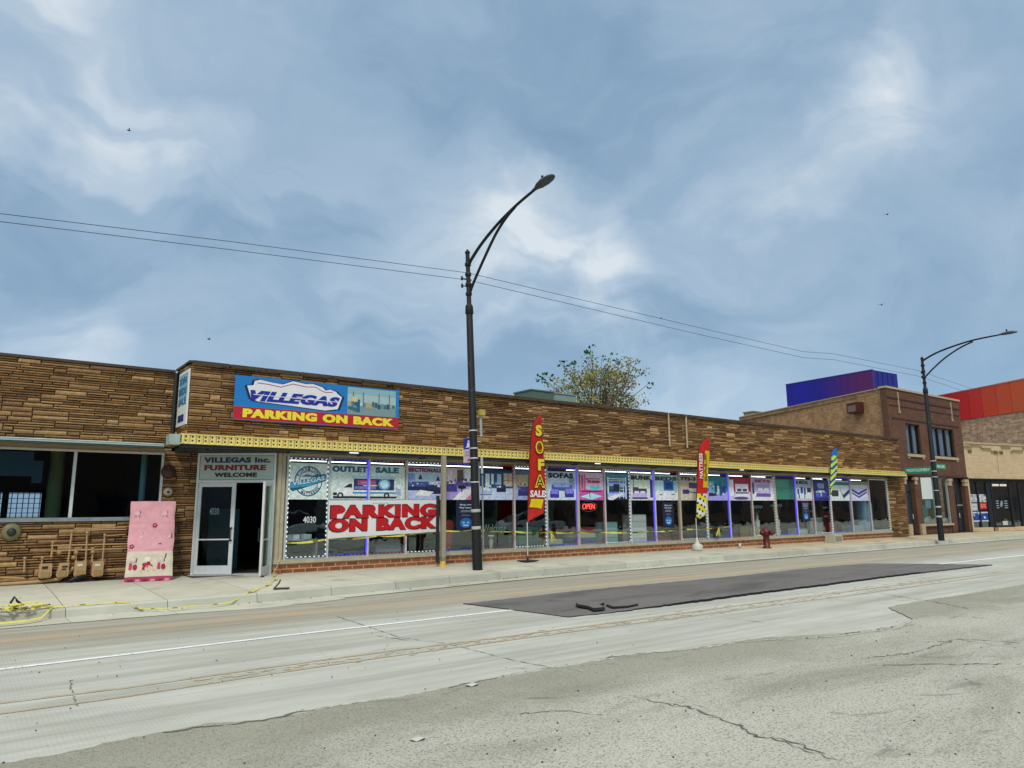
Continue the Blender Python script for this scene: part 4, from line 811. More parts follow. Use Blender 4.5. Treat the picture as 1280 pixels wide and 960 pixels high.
o = text('welcome_decal', 'Welcome', f, 11.8, 12.6, 1.0, 1.22, 0, lin('6f8f7c'), None, .0, 0, .002); tag(o, 'faint green Welcome lettering on the window right of the street lamp', 'decal')
f = fy(17.3); o = text('open_sign', 'OPEN', f, 15.85, 16.4, 1.62, 1.80, 0, M['neon'], None, .01, .1, .02); tag(o, 'glowing red OPEN neon sign hanging inside the window', 'neon sign')
mb = MB(); mb.tube([f.p(16.12+.36*math.cos(t), 1.71+.16*math.sin(t), 0) for t in [k*math.pi/10 for k in range(21)]], .008, 5, caps=False); k_ = mb.build('neon_ring', mat('white_tube', lin('c9b0b4'), .4), o)
# ================================================================== THINGS INSIDE
def thing(name, label, cat, loc, group=None): return empty(name, loc, label, cat, group)
t = thing('chest_of_drawers', 'tall white chest of drawers behind the window under the BUNK poster', 'chest of drawers', (18.15, 17.6, .2))
mb = MB(); mb.box(18.0, 18.7, 17.22, 17.65, .2, 1.43, lin('b9bcae')); mb.build('carcass', M['paint'], t)
for k in range(6): mb = MB(); mb.box(18.02, 18.68, 17.195, 17.218, .24+k*.195, .42+k*.195, lin('e2e3d6')); mb.build('drawer', M['paint'], t)
def baluster(x, y, label, h=1.0, c='c9cbb4'):
    t = thing('pedestal_lamp' if h > .9 else 'pedestal', label, 'pedestal', (x, y, .2), 'pale pedestals inside the windows')
    mb = MB(); mb.lathe((x, y, .2), [(.11, 0), (.11, .04), (.05, .08), (.08, .2), (.045, .35), (.07, .5), (.04, .62), (.09, .7), (.1, h*.8), (.02, h*.82)], 10, c=lin(c)); mb.build('body', M['paint'], t)
    return t
baluster(12.0, 17.5, 'cream turned pedestal inside the window right of the street lamp, the left one of two', .8)
baluster(12.45, 17.55, 'cream turned pedestal inside the window right of the street lamp, the right one of two', .8)
def statue(x, y, label, h):
    t = thing('figurine_lamp', label, 'figurine lamp', (x, y, .2), 'white figurine lamps inside the windows')
    mb = MB(); mb.lathe((x, y, .2), [(.18, 0), (.16, .1), (.09, .25), (.11, .5), (.06, .62), (.1, .72), (.11, .9), (.05, .98), (.07, 1.08), (.03, 1.18)], 10, c=lin('d4d4b8')); mb.build('figure', M['paint'], t)
    mb = MB()
    for k in range(-2, 3): mb.tube([(x, y, .2+1.1), (x+k*.13, y, 1.45+.05*abs(k)), (x+k*.16, y, h)], .012, 5, c=lin('9fa88c')); mb.lathe((x+k*.16, y, h), [(.03, 0), (.07, .04), (.05, .12), (.02, .14)], 8, c=lin('aebfb0'))
    mb.build('branches', M['paint'], t)
statue(25.6, 17.6, 'white figurine lamp standing directly behind the red hydrant', 1.6); statue(27.0, 17.6, 'white figurine lamp in the green-tinted window right of the hydrant', 1.65)
t = thing('rolled_mattress', 'pale blue rolled mattresses standing upright in the last show window', 'mattress', (34.3, 17.7, .2))
for k, x in enumerate((34.1, 34.6)): mb = MB(); mb.lathe((x, 17.75, .2), [(.26, 0), (.28, .1), (.27, 1.0), (.28, 1.7-.1*k), (.22, 1.75-.1*k)], 14, c=lin('8fb4c4')); mb.build('roll', M['cloth'], t)
t = thing('crib_panel', 'white slatted crib panel with a grey mirror frame above, behind glass near the blue flag', 'crib panel', (29.5, 17.5, .2))
mb = MB(); x0, x1 = 29.0, 30.1
for z in (.55, 1.12): mb.box(x0, x1, 17.4, 17.44, z, z+.06, lin('a9bdb4'))
for k in range(12): mb.box(x0+k*.095, x0+k*.095+.035, 17.4, 17.43, .6, 1.12, lin('a9bdb4'))
mb.box(x0, x0+.05, 17.4, 17.45, .2, 1.2, lin('a9bdb4')); mb.box(x1-.05, x1, 17.4, 17.45, .2, 1.2, lin('a9bdb4')); mb.build('slats', M['paint'], t)
mb = MB(); mb.box(x0, x0+.05, 17.5, 17.55, 1.2, 1.8, lin('8f8f84')); mb.box(x1-.35, x1-.3, 17.5, 17.55, 1.2, 1.8, lin('8f8f84')); mb.box(x0, x1-.3, 17.5, 17.55, 1.75, 1.8, lin('8f8f84')); mb.box(x0, x1-.3, 17.5, 17.55, 1.45, 1.49, lin('8f8f84')); mb.build('mirror_frame', M['paint'], t)
t = thing('red_shelf', 'narrow red shelf unit standing inside the window with the tick-mark poster', 'shelf', (31.2, 17.8, .2))
mb = MB(); mb.box(30.9, 30.94, 17.6, 17.9, .2, 1.45, lin('9a1c24')); mb.box(31.4, 31.44, 17.6, 17.9, .2, 1.45, lin('9a1c24'))
for k in range(5): mb.box(30.94, 31.4, 17.6, 17.9, .3+k*.27, .36+k*.27, lin('b0242c'))
mb.build('frame', M['paint'], t)
def cabinet(x, y, w, h, c, label, n=3):
    t = thing('cabinet', label, 'cabinet', (x+w/2, y, .2), 'cabinets inside the show windows'); mb = MB(); mb.box(x, x+w, y, y+.45, .2, .2+h, lin(c)); mb.build('carcass', M['paint'], t)
    for k in range(n): mb = MB(); mb.box(x+.03, x+w-.03, y-.02, y-.001, .24+k*(h-.06)/n, .2+(k+1)*(h-.06)/n, tuple(v*1.25 for v in lin(c))); mb.build('drawer', M['paint'], t)
cabinet(8.6, 17.25, .9, .55, '6f7f84', 'low grey cabinet behind the glass under the big white parking banner')
cabinet(13.2, 17.25, .8, .9, '3f6c5c', 'green cabinet inside the window partly behind the red sofa flag')
cabinet(16.75, 17.25, .6, 1.0, '7ea4a0', 'pale teal cabinet in the window under the white bunk bed poster', 4)
cabinet(22.0, 17.25, .8, .6, '3a4a3c', 'low dark green cabinet in the window under the teal dining poster')
cabinet(24.6, 17.25, .55, .7, 'a08c3c', 'mustard cabinet in the window left of the hydrant', 2)
cabinet(27.9, 17.25, .7, .55, 'b4c0a8', 'low pale cabinet under the metal chairs poster', 2)
cabinet(32.2, 17.25, 1.1, .6, '8fa0a4', 'low silver-grey cabinet under the chevron mattress poster', 2)
for k, (x, n_) in enumerate(((15.65, 5), (12.95+1.3, 3), (19.3, 3))):
    for j in range(n_): mb = MB(); mb.box(x, x+.75, 17.3, 18.3, .22+j*.17, .37+j*.17, lin(['5f9cc0', 'c9c9b0', '4a5a8c', 'b0b48c', '8c3a34'][(j+k) % 5])); ob = mb.build('folded_mattress', M['cloth'], loc=(x+.37, 17.8, .22+j*.17)); tag(ob, ['blue', 'cream', 'navy', 'olive', 'red'][(j+k) % 5]+' mattress, number %d from the bottom of the stack '%(j+1)+['under the pink bunk poster', 'right of the red sofa flag', 'left of the navy BEDS notice'][k], 'mattress', 'stacked mattresses inside the windows')
def sofa3d(x, y, w, colr, label, back=.75):
    t = thing('sofa', label, 'sofa', (x+w/2, y, .2), 'sofas inside the showroom')
    for nm, bx in (('seat', (x+.2, x+w-.2, y, y+.75, .34, .62)), ('backrest', (x+.12, x+w-.12, y+.62, y+.9, .55, .2+back+.1)), ('base', (x+.05, x+w-.05, y+.02, y+.88, .26, .36))):
        mb = MB(); mb.box(*bx, lin(colr)); ob = mb.build(nm, M['cloth'], t); bv = ob.modifiers.new('b', 'BEVEL'); bv.width = .05; bv.segments = 2
    for xa in (x, x+w-.24): mb = MB(); mb.box(xa, xa+.24, y-.02, y+.88, .26, .78, lin(colr)); ob = mb.build('armrest', M['cloth'], t); bv = ob.modifiers.new('b', 'BEVEL'); bv.width = .07; bv.segments = 2
sofa3d(14.6, 18.0, 1.6, '8c2418', 'dark red sofa inside the window under the SOFAS poster'); sofa3d(20.5, 18.1, 1.5, '7a2420', 'dark red sofa behind the window by the red mattress flag')
sofa3d(7.5, 18.0, 1.9, '31506a', 'blue-grey sofa behind the glass below the white parking banner'); sofa3d(16.0, 18.6, 1.8, '3a6c74', 'teal sofa behind the window with the neon sign'); sofa3d(23.2, 18.2, 1.9, '4c5a4c', 'green-grey sofa inside the window left of the hydrant')
t = thing('red_armchair', 'glossy red rounded chair back inside the window left of the street lamp', 'chair', (10.8, 17.5, .2))
mb = MB(); mb.lathe((10.85, 17.55, .2), [(.1, 0), (.2, .4), (.26, .9), (.28, 1.0), (.24, 1.12), (.1, 1.18)], 14, c=lin('b02c1c')); mb.build('back', M['paint'], t); mb = MB(); mb.box(10.65, 10.98, 17.4, 17.7, 1.19, 1.28, lin('c08c6c')); mb.build('headrest', M['cloth'], t)
t = thing('display_shelf', 'low shelf with white boxes inside the first show window', 'shelf', (6.6, 17.4, .5))
mb = MB(); mb.box(6.2, 7.1, 17.3, 17.7, .92, .95, lin('8c9494'));
for xa in (6.22, 7.05): mb.box(xa, xa+.03, 17.35, 17.65, .2, .92, lin('8c9494'))
mb.build('shelf_board', M['paint'], t)
for k, x in enumerate((6.25, 6.45, 6.75)): mb = MB(); mb.box(x, x+.17, 17.35, 17.6, .951, 1.07, lin('cfdcdc')); tag(mb.build('white_box', M['paint'], loc=(x+.08, 17.47, .951)), ('leftmost', 'middle', 'rightmost')[k]+' of the white boxes on the low shelf in the first window', 'box', 'white boxes on the window shelf')
p_ = at(350, 733, 17.0)
mb = MB(); mb.box(5.0, 5.75, 19.3, 19.9, .2, 1.7, lin('44707c')); tag(mb.build('wrapped_mattress', M['cloth'], loc=(5.4, 19.6, .2)), 'teal wrapped mattress standing in the dark just inside the open door', 'mattress')
# ================================================================== FEATHER FLAGS
def curve_pts(px, Y, dz=0): return [at(x, y, Y) for x, y in px]
def flagmesh(name, outline, Y, colfn, parent):
    P = [at(x, y, Y) for x, y in outline]; fr = fy(Y); pts = [(p.x, p.z) for p in P]
    zs_ = [z for a, z in pts]; z0, z1 = min(zs_), max(zs_); n = 40; mb = MB(); rows = []
    def span(z):
        xs = []
        for i in range(len(pts)):
            (a, b), (c, d) = pts[i-1], pts[i]
            if (b-z)*(d-z) < 0: xs.append(a+(c-a)*(z-b)/(d-b))
        return (min(xs), max(xs)) if len(xs) > 1 else None
    for k in range(n+1):
        z = z0+(z1-z0)*(k+.02)/(n+.04); s = span(z)
        if s: rows.append((z, s))
    m = 6
    def pt(z, s, t): a = s[0]+(s[1]-s[0])*t; return fr.p(a, z, .012*math.sin(z*7+t*3)*t+.03*math.sin(t*3.1))
    for (za, sa), (zb, sb_) in zip(rows, rows[1:]):
        for i in range(m):
            t0, t1 = i/m, (i+1)/m; q = [pt(za, sa, t0), pt(za, sa, t1), pt(zb, sb_, t1), pt(zb, sb_, t0)]
            c = colfn((za-z0)/(z1-z0), (t0+t1)/2); mb.face(q, c, smooth=True); mb.face([v-fr.n*-.004 if False else v+V((0, .004, 0)) for v in q][::-1], c, smooth=True)
    return mb.build(name, M['cloth'], parent), z0, z1
def feather(px_base, Ybase, outline, Y, colfn, label):
    P0 = at(outline[0][0], outline[0][1], Y); r = empty('feather_flag', (P0.x-.02, Y, .18), label, 'feather flag', 'feather flags on the sidewalk')
    n_left = [at(x, y, Y) for x, y in outline if True]
    flagmesh('flag_cloth', outline, Y, colfn, r)
    # pole along the left edge up to the tip
    k = next(i for i, q in enumerate(outline) if q[1] == min(o[1] for o in outline))
    pts = [V((P0.x-.02, Y, .2)), V((P0.x-.02, Y, P0.z))]+[at(x-.6, y, Y) for x, y in outline[1:k+1]]
    mb = MB(); mb.tube(pts, [.016]*2+[.013]*(len(pts)-2), 7, c=lin('1a1a1c')); 
    mb.tube([V((P0.x-.02, Y, .2)), V((P0.x-.02, Y, P0.z))], .017, 7, c=lin('c9c9c4')); mb.build('flag_pole', M['paint'], r)
    return r
Y1 = 16.3
o1 = [(659.7, 652.5), (660.8, 616.7), (662.5, 573), (665, 540), (667.5, 528), (671, 522), (675.8, 517.5), (677, 531.7), (679, 560), (680.8, 590), (682, 610), (680.8, 625), (679, 641.7)]
r1 = feather(0, 0, o1, Y1, lambda v, t: lin('b82a20') if v > .14 else lin('c2332a'), 'tall red feather flag reading SOFA SALE in yellow letters, right of the street lamp')
f1 = fy(Y1-.045)
def atx(px, py, Y): p = at(px, py, Y); return p.x, p.z
for ch, (x0, x1, y0, y1) in dict(S=(669.5, 677, 531.5, 545), O=(669.5, 679, 551.5, 567), F=(672.5, 680, 574, 588), A=(668.5, 681, 593.5, 609.5)).items():
    a0, z0 = atx(x0, y1, Y1-.045); a1, z1 = atx(x1, y0, Y1-.045)
    text('lettering_outline', ch, f1, a0-.02, a1+.02, z0-.02, z1+.02, 0, lin('7c1a14'), r1, .09, 0, .002); text('lettering', ch, f1, a0, a1, z0, z1, .004, lin('e8d020'), r1, .06, 0, .003)
    if ch in 'OA': text('lettering_core', ch, f1, a0+.05, a1-.05, z0+.04, z1-.04, .009, lin('3f3a14'), r1, -.0, 0, .002)
a0, z0 = atx(662.5, 621.5, Y1-.045); a1, z1 = atx(681.5, 613, Y1-.045); text('lettering', 'SALE', f1, a0, a1, z0, z1, .002, lin('ece6e6'), r1, .04, .1, .003)
mb = MB(); mb.prism(f1, [atx(x, y, Y1-.045) for x, y in ((661.5, 634), (663, 629), (664, 623.5), (679.5, 624), (678, 630), (676.5, 636), (671, 634.5))], .0, .003, lin('e0c81c')); mb.build('price_splash', M['cloth'], r1)
mb = MB(); p = at(659.7, 652, Y1); mb.fbox(fy(Y1), p.x-.25, p.x+.22, .2, .225, -.2, .2, lin('2a2a2c')); mb.lathe((p.x-.02, Y1, .2), [(.03, 0), (.025, .15)], 8, c=lin('3a3a3c')); mb.build('flag_base', M['paint'], r1)
Y2 = 16.45
o2 = [(870.3, 647.5), (871.7, 606.7), (873.3, 570), (875, 558), (880, 550), (886.3, 546.3), (887, 561.7), (885.8, 581.7), (885, 598), (884, 623), (881.7, 644), (875, 648.5)]
def c2(v, t):
    if v > .30: return lin('d8b820') if (t > .5 and v < .82 and v > .37) else lin('c22a1e')
    s = math.sin((v*16+t*1.4)*math.pi)
    return lin('1c1c1c') if abs(s) < .25 else (lin('e4d030') if s > 0 else lin('dcdcd6'))
r2 = feather(0, 0, o2, Y2, c2, 'red and yellow feather flag with vertical MATTRESS lettering and striped foot, left of the hydrant')
q0 = at(874, 598, Y2-.05); q1 = at(880, 567, Y2-.05); vf = Fr((q0.x+.22, Y2-.05, q0.z), (.03, 0, 1), (0, -1, 0), (-1, 0, 0.03)); text('lettering', 'MATTRESS', vf, 0, q1.z-q0.z, .0, .19, 0, lin('efe4e4'), r2, .03, 0, .003)
vf = Fr((q0.x+.46, Y2-.05, q0.z-.2), (.03, 0, 1), (0, -1, 0), (-1, 0, 0.03)); text('lettering', 'SALE', vf, .1, q1.z-q0.z+.2, .02, .16, 0, lin('7a5a10'), r2, .03, 0, .003)
mb = MB(); p = at(870.3, 647, Y2); mb.lathe((p.x-.02, Y2, .18), [(.17, 0), (.19, .05), (.18, .2), (.08, .25), (.05, .3), (.02, .45)], 12, c=lin('c8c8ba')); mb.build('flag_base', M['paint'], r2)
Y3 = 16.4
o3 = [(1038.3, 618.5), (1037.6, 608), (1038.3, 593.7), (1038.8, 579), (1039.8, 566), (1042, 562), (1045, 559.5), (1046.8, 563), (1046.4, 586.5), (1044.9, 601), (1041.2, 608), (1039.8, 618.5)]
r3 = feather(0, 0, o3, Y3, lambda v, t: lin('1f6fc0') if v > .80 else (lin('c8e03c') if math.sin((v*9-t*1.2)*math.pi*1.6) > -.2 else lin('2450a8')), 'slim blue and lime-green striped feather flag on a white block near the shop end')
mb = MB(); p = at(1038.3, 618, Y3); mb.fbox(fy(Y3), p.x-.35, p.x+.3, .18, .5, -.2, .2, lin('c0bca6')); mb.fbox(fy(Y3), p.x-.28, p.x+.22, .24, .44, .2, .21, lin('8e8a78')); mb.build('flag_base', M['paint'], r3)
# white caps / bottle by plinth
for k, (px, py, s, lb) in enumerate(((900, 683, .16, 'small white crumpled bag lying against the brick plinth'), (925, 685, .07, 'little white cup standing on the sidewalk left of the hydrant'))):
    q = gz(px, py, .19); mb = MB(); mb.lathe((q.x, q.y, .185), [(s*.8, 0), (s, s*.5), (s*.5, s*1.2), (s*.2, s*1.7)] if k == 0 else [(s*.6, 0), (s*.75, s*2.4)], 9, c=lin('d0ccc0')); tag(mb.build('litter_bag' if k == 0 else 'litter_cup', M['cloth'], loc=(q.x, q.y, .185)), lb, 'litter')
# ================================================================== STREET LAMPS
def street_lamp(x, y, z0, H, arm, brace_z, label, tilt=0, head_up=0):
    r = empty('street_lamp', (x, y, z0), label, 'street lamp', 'street lamps along the sidewalk')
    mb = MB(); mb.tube([(x, y, z0), (x, y, z0+1.2), (x, y, z0+1.25), (x, y, z0+6.6), (x, y, z0+6.65), (x, y, z0+H)], [.125, .115, .105, .085, .062, .055], 12)
    mb.lathe((x, y, z0+H), [(.055, 0), (.075, .02), (.06, .06), (.015, .12)], 12)
    for zz in (H-.35, H-.9, H-1.15, H-1.5, H-.62): mb.lathe((x, y, z0+zz), [(.06, 0), (.085, .02), (.085, .09), (.06, .11)], 10)
    mb.lathe((x, y, z0+6.5), [(.085, 0), (.11, .03), (.10, .22), (.07, .28)], 12)
    mb.build('pole', M['black'], r)
    A = [V((x, y-dy, zz)) for dy, zz in arm]
    def bez(P, n=18):
        o = []
        for i in range(n+1):
            t = i/n; Q = list(P)
            while len(Q) > 1: Q = [Q[k]*(1-t)+Q[k+1]*t for k in range(len(Q)-1)]
            o.append(Q[0])
        return o
    def smooth_(P, n=5):
        o = []
        for i in range(len(P)-1):
            p0, p1, p2, p3 = P[max(i-1, 0)], P[i], P[i+1], P[min(i+2, len(P)-1)]
            for k in range(n):
                t = k/n; o.append(.5*((2*p1)+(p2-p0)*t+(2*p0-5*p1+4*p2-p3)*t*t+(3*p1-p0-3*p2+p3)*t*t*t))
        return o+[P[-1]]
    c1 = smooth_(A); mb = MB(); mb.tube(c1, [.045-.012*i/(len(c1)-1) for i in range(len(c1))], 8)
    mb.tube(smooth_([V((x, y-dy, zz)) for dy, zz in brace_z]), .036, 8); mb.build('arm', M['black'], r)
    E_ = A[-1]; d = (V((0, -1, head_up))).normalized(); side = V((1, 0, 0)); upv = side.cross(d)*-1
    if upv.z < 0: upv = -upv
    mb = MB(); vs = []; prof = [(-.08, .045, .035), (.04, .06, .05), (.16, .12, .08), (.36, .145, .10), (.54, .125, .085), (.65, .075, .05), (.69, .02, .015)]; n = 12
    for s, w_, h_ in prof:
        for k in range(n):
            a = 2*math.pi*k/n; hh = math.sin(a); vs.append(E_+d*s+side*w_*math.cos(a)+upv*(hh*h_ if hh > 0 else hh*h_*.45))
    mb.raw(vs, [(i*n+j, i*n+(j+1) % n, (i+1)*n+(j+1) % n, (i+1)*n+j) for i in range(len(prof)-1) for j in range(n)]+[tuple(range(n)), tuple(range(n*len(prof)-1, n*(len(prof)-1)-1, -1))], lin('4a5258'), smooth=True)
    mb.build('lamp_head', mat('lamp_housing', lin('475057'), .4, .3), r)
    mb = MB(); q = E_+d*.3+upv*.1; mb.tube([q, q+upv*.09], .03, 8); mb.build('photocell', M['dark'], r)
    for zz in (7.6, 7.4):
        mb = MB(); mb.tube([(x-.2, y, zz), (x+.1, y, zz)], .014, 6); mb.lathe((x-.2, y, zz-.05), [(.025, 0), (.035, .03), (.025, .07), (.03, .1)], 8); mb.build('wire_bracket', M['black'], r)
    # wraps of clear tape
    for zz in (1.0, 1.42): mb = MB(); mb.lathe((x, y, zz+z0), [(.118, 0), (.12, .005), (.12, .07), (.118, .075)], 14); mb.build('tape_wrap', mat('silver_tape', lin('b9bbb6'), .4), r)
    for zz in (2.3, 2.9, 3.15, 3.6): mb = MB(); mb.lathe((x, y, zz), [(.11, 0), (.112, .03)], 12); mb.build('steel_band', M['alu'], r)
    if tilt: r.rotation_euler = (0, tilt, 0)
    return r
L1 = street_lamp(10.353, 15.17, .15, 8.15, [(.03, 7.98), (.202, 8.115), (.678, 8.383), (1.414, 8.676), (2.184, 8.885), (2.902, 9.014)], [(.04, 7.2), (.199, 7.402), (.647, 7.858), (1.261, 8.412), (1.718, 8.699), (2.119, 8.86)], 'near black street lamp with a long curved arm, standing mid-picture before the shop', R(-2.3), .12)
L2 = street_lamp(34.35, 14.4, .15, 8.1, [(0.02, 8.17), (0.531, 8.396), (1.175, 8.565), (2.047, 8.709), (2.778, 8.748), (3.15, 8.75)], [(0.03, 7.39), (0.467, 7.775), (0.977, 8.146), (1.572, 8.463), (2.141, 8.663)], 'far black street lamp with a curved arm at the right, carrying green street name signs')
# conduit pieces on near lamp
def cylp(x0, y0, x1, y1, Y, rad, c): mb.tube([at(x0, y0, Y), at(x1, y1, Y)], rad, 8, c=lin(c))
mb = MB(); cylp(600.5, 518, 601.5, 546, 15.1, .035, 'a9adab'); cylp(602, 571, 602.5, 592, 15.1, .035, 'b4b6b2'); cylp(603, 594, 604, 690, 15.1, .02, '8e908c'); mb.box(*(lambda p: (p.x-.06, p.x+.1, 15.0, 15.12, p.z-.09, p.z+.05))(at(600, 515, 15.1)), lin('b8a548'))
ob = mb.build('conduit', M['paint']); tag(ob, 'grey conduit pieces with a yellow box strapped up the near street lamp', 'conduit')
# bus stop sign
bs = empty('bus_stop_sign', (10.03, 15.5, 2.78), 'small bus stop sign with a blue top half, left of the near street lamp', 'sign')
q = at(586, 562, 15.4); ff = Fr((q.x-.02, 15.62, 0), (.25, -1, 0)); h0 = at(586, 578, 15.4).z; h1 = at(586, 547.5, 15.4).z
mb = MB(); mb.fbox(ff, 0, .36, h0, h1, -.006, 0, lin('c9b7c4')); flat(mb, ff, 0, .36, h0, h1, [('20309c', (0, .55, 1, 1)), ('e6e6f0', ell(.5, .86, .1, .06, 8)), ('e6e6f0', (.35, .66, .65, .80)), ('e6e6f0', [(.2, .62), (.8, .62), (.5, .76)]), ('8c6a84', (.15, .42, .85, .45)), ('8c6a84', (.15, .34, .85, .36)), ('8c6a84', (.15, .27, .7, .29)), ('b84a5a', (.4, .05, .62, .15))], .001, .0004); mb.build('plate', M['vc'], bs)
mb = MB(); mb.tube([ff.p(.36, h1-.1, -.01), (q.x+.25, 15.2, h1-.1)], .01, 6); mb.build('bracket', M['alu'], bs)
# street name signs on far lamp
g = lin('1f8a68')
s1 = empty('street_name_sign', (34.3, 14.9, 3.1), 'green street name sign reading MONTGOMERY on the left of the far street lamp', 'street sign', 'street name signs on the far lamp')
fn = Fr((34.28, 15.62, 0), (0, -1, 0)); fn.o = V((34.28, 15.62, 0))
p = at(1140, 588, 15.6); za = 3.10; mb = MB(); mb.fbox(fn, 0, 1.15, za, za+.28, -.006, 0, g); mb.build('plate', M['vc'], s1); text('lettering', 'MONTGOMERY', fn, .08, 1.08, za+.08, za+.21, .002, lin('d8e8e0'), s1, .02, 0, .002)
s2 = empty('street_name_sign', (34.9, 14.4, 3.3), 'green street name sign reading ARCHER on the right of the far street lamp', 'street sign', 'street name signs on the far lamp')
fn2 = Fr((34.45, 14.35, 0), (1, -.02, 0)); mb = MB(); mb.fbox(fn2, 0, .95, 3.28, 3.5, -.006, 0, g); mb.build('plate', M['vc'], s2); text('lettering', 'ARCHER', fn2, .1, .85, 3.33, 3.45, .002, lin('d8e8e0'), s2, .02, 0, .002)
s3 = empty('parking_sign', (34.2, 14.7, 1.9), 'blank white upright sign strapped to the left of the far street lamp', 'sign')
fn = Fr((34.2, 14.95, 0), (.3, -1, 0)); mb = MB(); mb.fbox(fn, 0, .42, 1.95, 2.9, -.006, 0, lin('dce4de')); mb.build('plate', M['vc'], s3)
mb = MB(); mb.fbox(fn, .1, .3, 1.55, 1.9, -.03, .03, lin('5f7a84')); mb.build('box', M['paint'], s3)
# overhead wires
M['wire'] = mat('wire', lin('3c4652'), .6)
for k, (pts, lb) in enumerate((([(-30, 5.2), (-12, 5.9), (0.04, 6.875), (4.02, 7.25), (10.0, 7.741), (19.2, 7.66), (27, 7.62), (34.25, 7.749), (46.2, 7.15), (60, 7.0), (90, 7.3)], 'upper of the two thin overhead wires strung between the street lamps'), ([(-30, 5.0), (-12, 5.75), (0.05, 6.728), (4.02, 7.07), (10.0, 7.546), (19.2, 7.42), (27, 7.38), (34.2, 7.483), (46.2, 6.9), (60, 6.7), (90, 7.0)], 'lower of the two thin overhead wires strung between the street lamps'))):
    P = []
    for i in range(len(pts)-1):
        for j in range(6):
            t = j/6; a = pts[i]; b = pts[i+1]; P.append(V((a[0]+(b[0]-a[0])*t, 15.1 if a[0] < 20 else 14.6, a[1]+(b[1]-a[1])*t)))
    mb = MB(); mb.tube(P, .0075, 5, caps=False); tag(mb.build('overhead_wire', M['wire'], loc=P[0]), lb, 'wire', 'overhead wires')
# ================================================================== HYDRANT
hx, hy = at(957, 660, 15.9).x, 15.9
HS = .86
hy_ = empty('fire_hydrant', (hx, hy, .17), 'dark red fire hydrant with a wide capped head on the sidewalk before the shop', 'fire hydrant')
rc = lin('5e1410')
mb = MB(); mb.lathe((hx, hy, .17), [(.19, 0), (.19, .03), (.14, .05), (.13, .5), (.14, .52)], 14, c=rc); mb.build('barrel', M['paint'], hy_)
mb = MB(); mb.lathe((hx, hy, .69), [(.16, 0), (.20, .04), (.20, .18), (.17, .24), (.10, .3), (.04, .33), (.03, .38)], 14, c=rc); mb.build('bonnet', M['paint'], hy_)
for ax in ((1, 0, 0), (-1, 0, 0), (0, -1, 0)): mb = MB(); mb.lathe((hx+ax[0]*.14, hy+ax[1]*.14, .81), [(.08, 0), (.08, .1), (.10, .11), (.10, .19), (.04, .2), (.03, .24)], 10, axis=ax, c=lin('52120e')); mb.build('outlet_cap', M['paint'], hy_)
hy_.scale = (HS, HS, HS)
# ================================================================== CAUTION TAPE AND BITS
ty = lin('cfc65a')
mb = MB(); tp = [(6.0, .36), (6.11, .9), (7.14, .965), (8.41, .99), (9.5, 1.03), (10.4, 1.08), (11.39, 1.09), (12.78, 1.0), (14.07, .96), (15.16, .93), (16.38, .89), (18.38, .88), (20.0, .9), (22.78, .95)]
for (a, za), (b, zb) in zip(tp[1:], tp[2:]):
    n = 8
    for i in range(n):
        t0, t1 = i/n, (i+1)/n; s = -.03*math.sin(t0*math.pi); s1_ = -.03*math.sin(t1*math.pi); x0, x1 = a+(b-a)*t0, a+(b-a)*t1; z0, z1 = za+(zb-za)*t0+s, za+(zb-za)*t1+s1_
        h = .016+.01*math.sin(x0*5); tw = .02*math.sin(x0*3.1)
        c = ty if int(x0*6) % 5 else lin('6a6a24')
        mb.face([(x0, 16.84-tw, z0-h), (x1, 16.84-tw, z1-h), (x1, 16.84+tw, z1+h), (x0, 16.84+tw, z0+h)], c)
for x, z in ((14.1, .96), (22.1, .93)):
    for k in range(5): a = random.uniform(-.25, .25); mb.face([(x, 16.83, z), (x+.04, 16.83, z), (x+a+.04, 16.8, z-.25-random.random()*.1), (x+a, 16.8, z-.25)], ty)
tag(mb.build('caution_tape', M['cloth'], loc=(6.1, 16.84, .9)), 'yellow caution tape stretched along the show windows at knee height', 'tape')
mb = MB(); gt = [(-1.2, 14.4), (0.66, 14.45), (1.24, 14.15), (2.01, 14.1), (2.42, 13.95), (2.63, 13.75), (2.9, 13.55), (3.66, 13.55), (4.43, 13.9), (5.1, 14.9), (5.6, 15.9), (5.8, 16.68), (5.98, 16.85)]
def gzz(y, x):
    yk, h = ktop(x); return (h+.012+(.05*max(0, (y-yk))/2.6)) if y > yk else max(.012, h*(1-(yk-y)/.08) if yk-y < .08 else .0)+.014
sm = []
for (a, b), (c, d) in zip(gt, gt[1:]):
    for i in range(8): t = i/8; sm.append((a+(c-a)*t+.02*math.sin(a*9+i), b+(d-b)*t+.02*math.cos(i*1.3)))
for i, ((a, b), (c, d)) in enumerate(zip(sm, sm[1:])):
    w = .016+.011*math.sin(i*.9); dn = V((c-a, d-b)); nn_ = V((-dn.y, dn.x)).normalized()*w; z0, z1 = gzz(b, a), gzz(d, c)
    if c > 5.75: z0 = z1 = .2+(c-5.75)*1.4
    mb.face([(a-nn_.x, b-nn_.y, z0), (c-nn_.x, d-nn_.y, z1), (c+nn_.x, d+nn_.y, z1+.012), (a+nn_.x, b+nn_.y, z0+.012)], ty if i % 7 else lin('7a7428'))
tag(mb.build('caution_tape', M['cloth'], loc=(2.6, 14, .13)), 'loose yellow caution tape trailing over the kerb from the heap to the window corner', 'tape')
mb = MB()
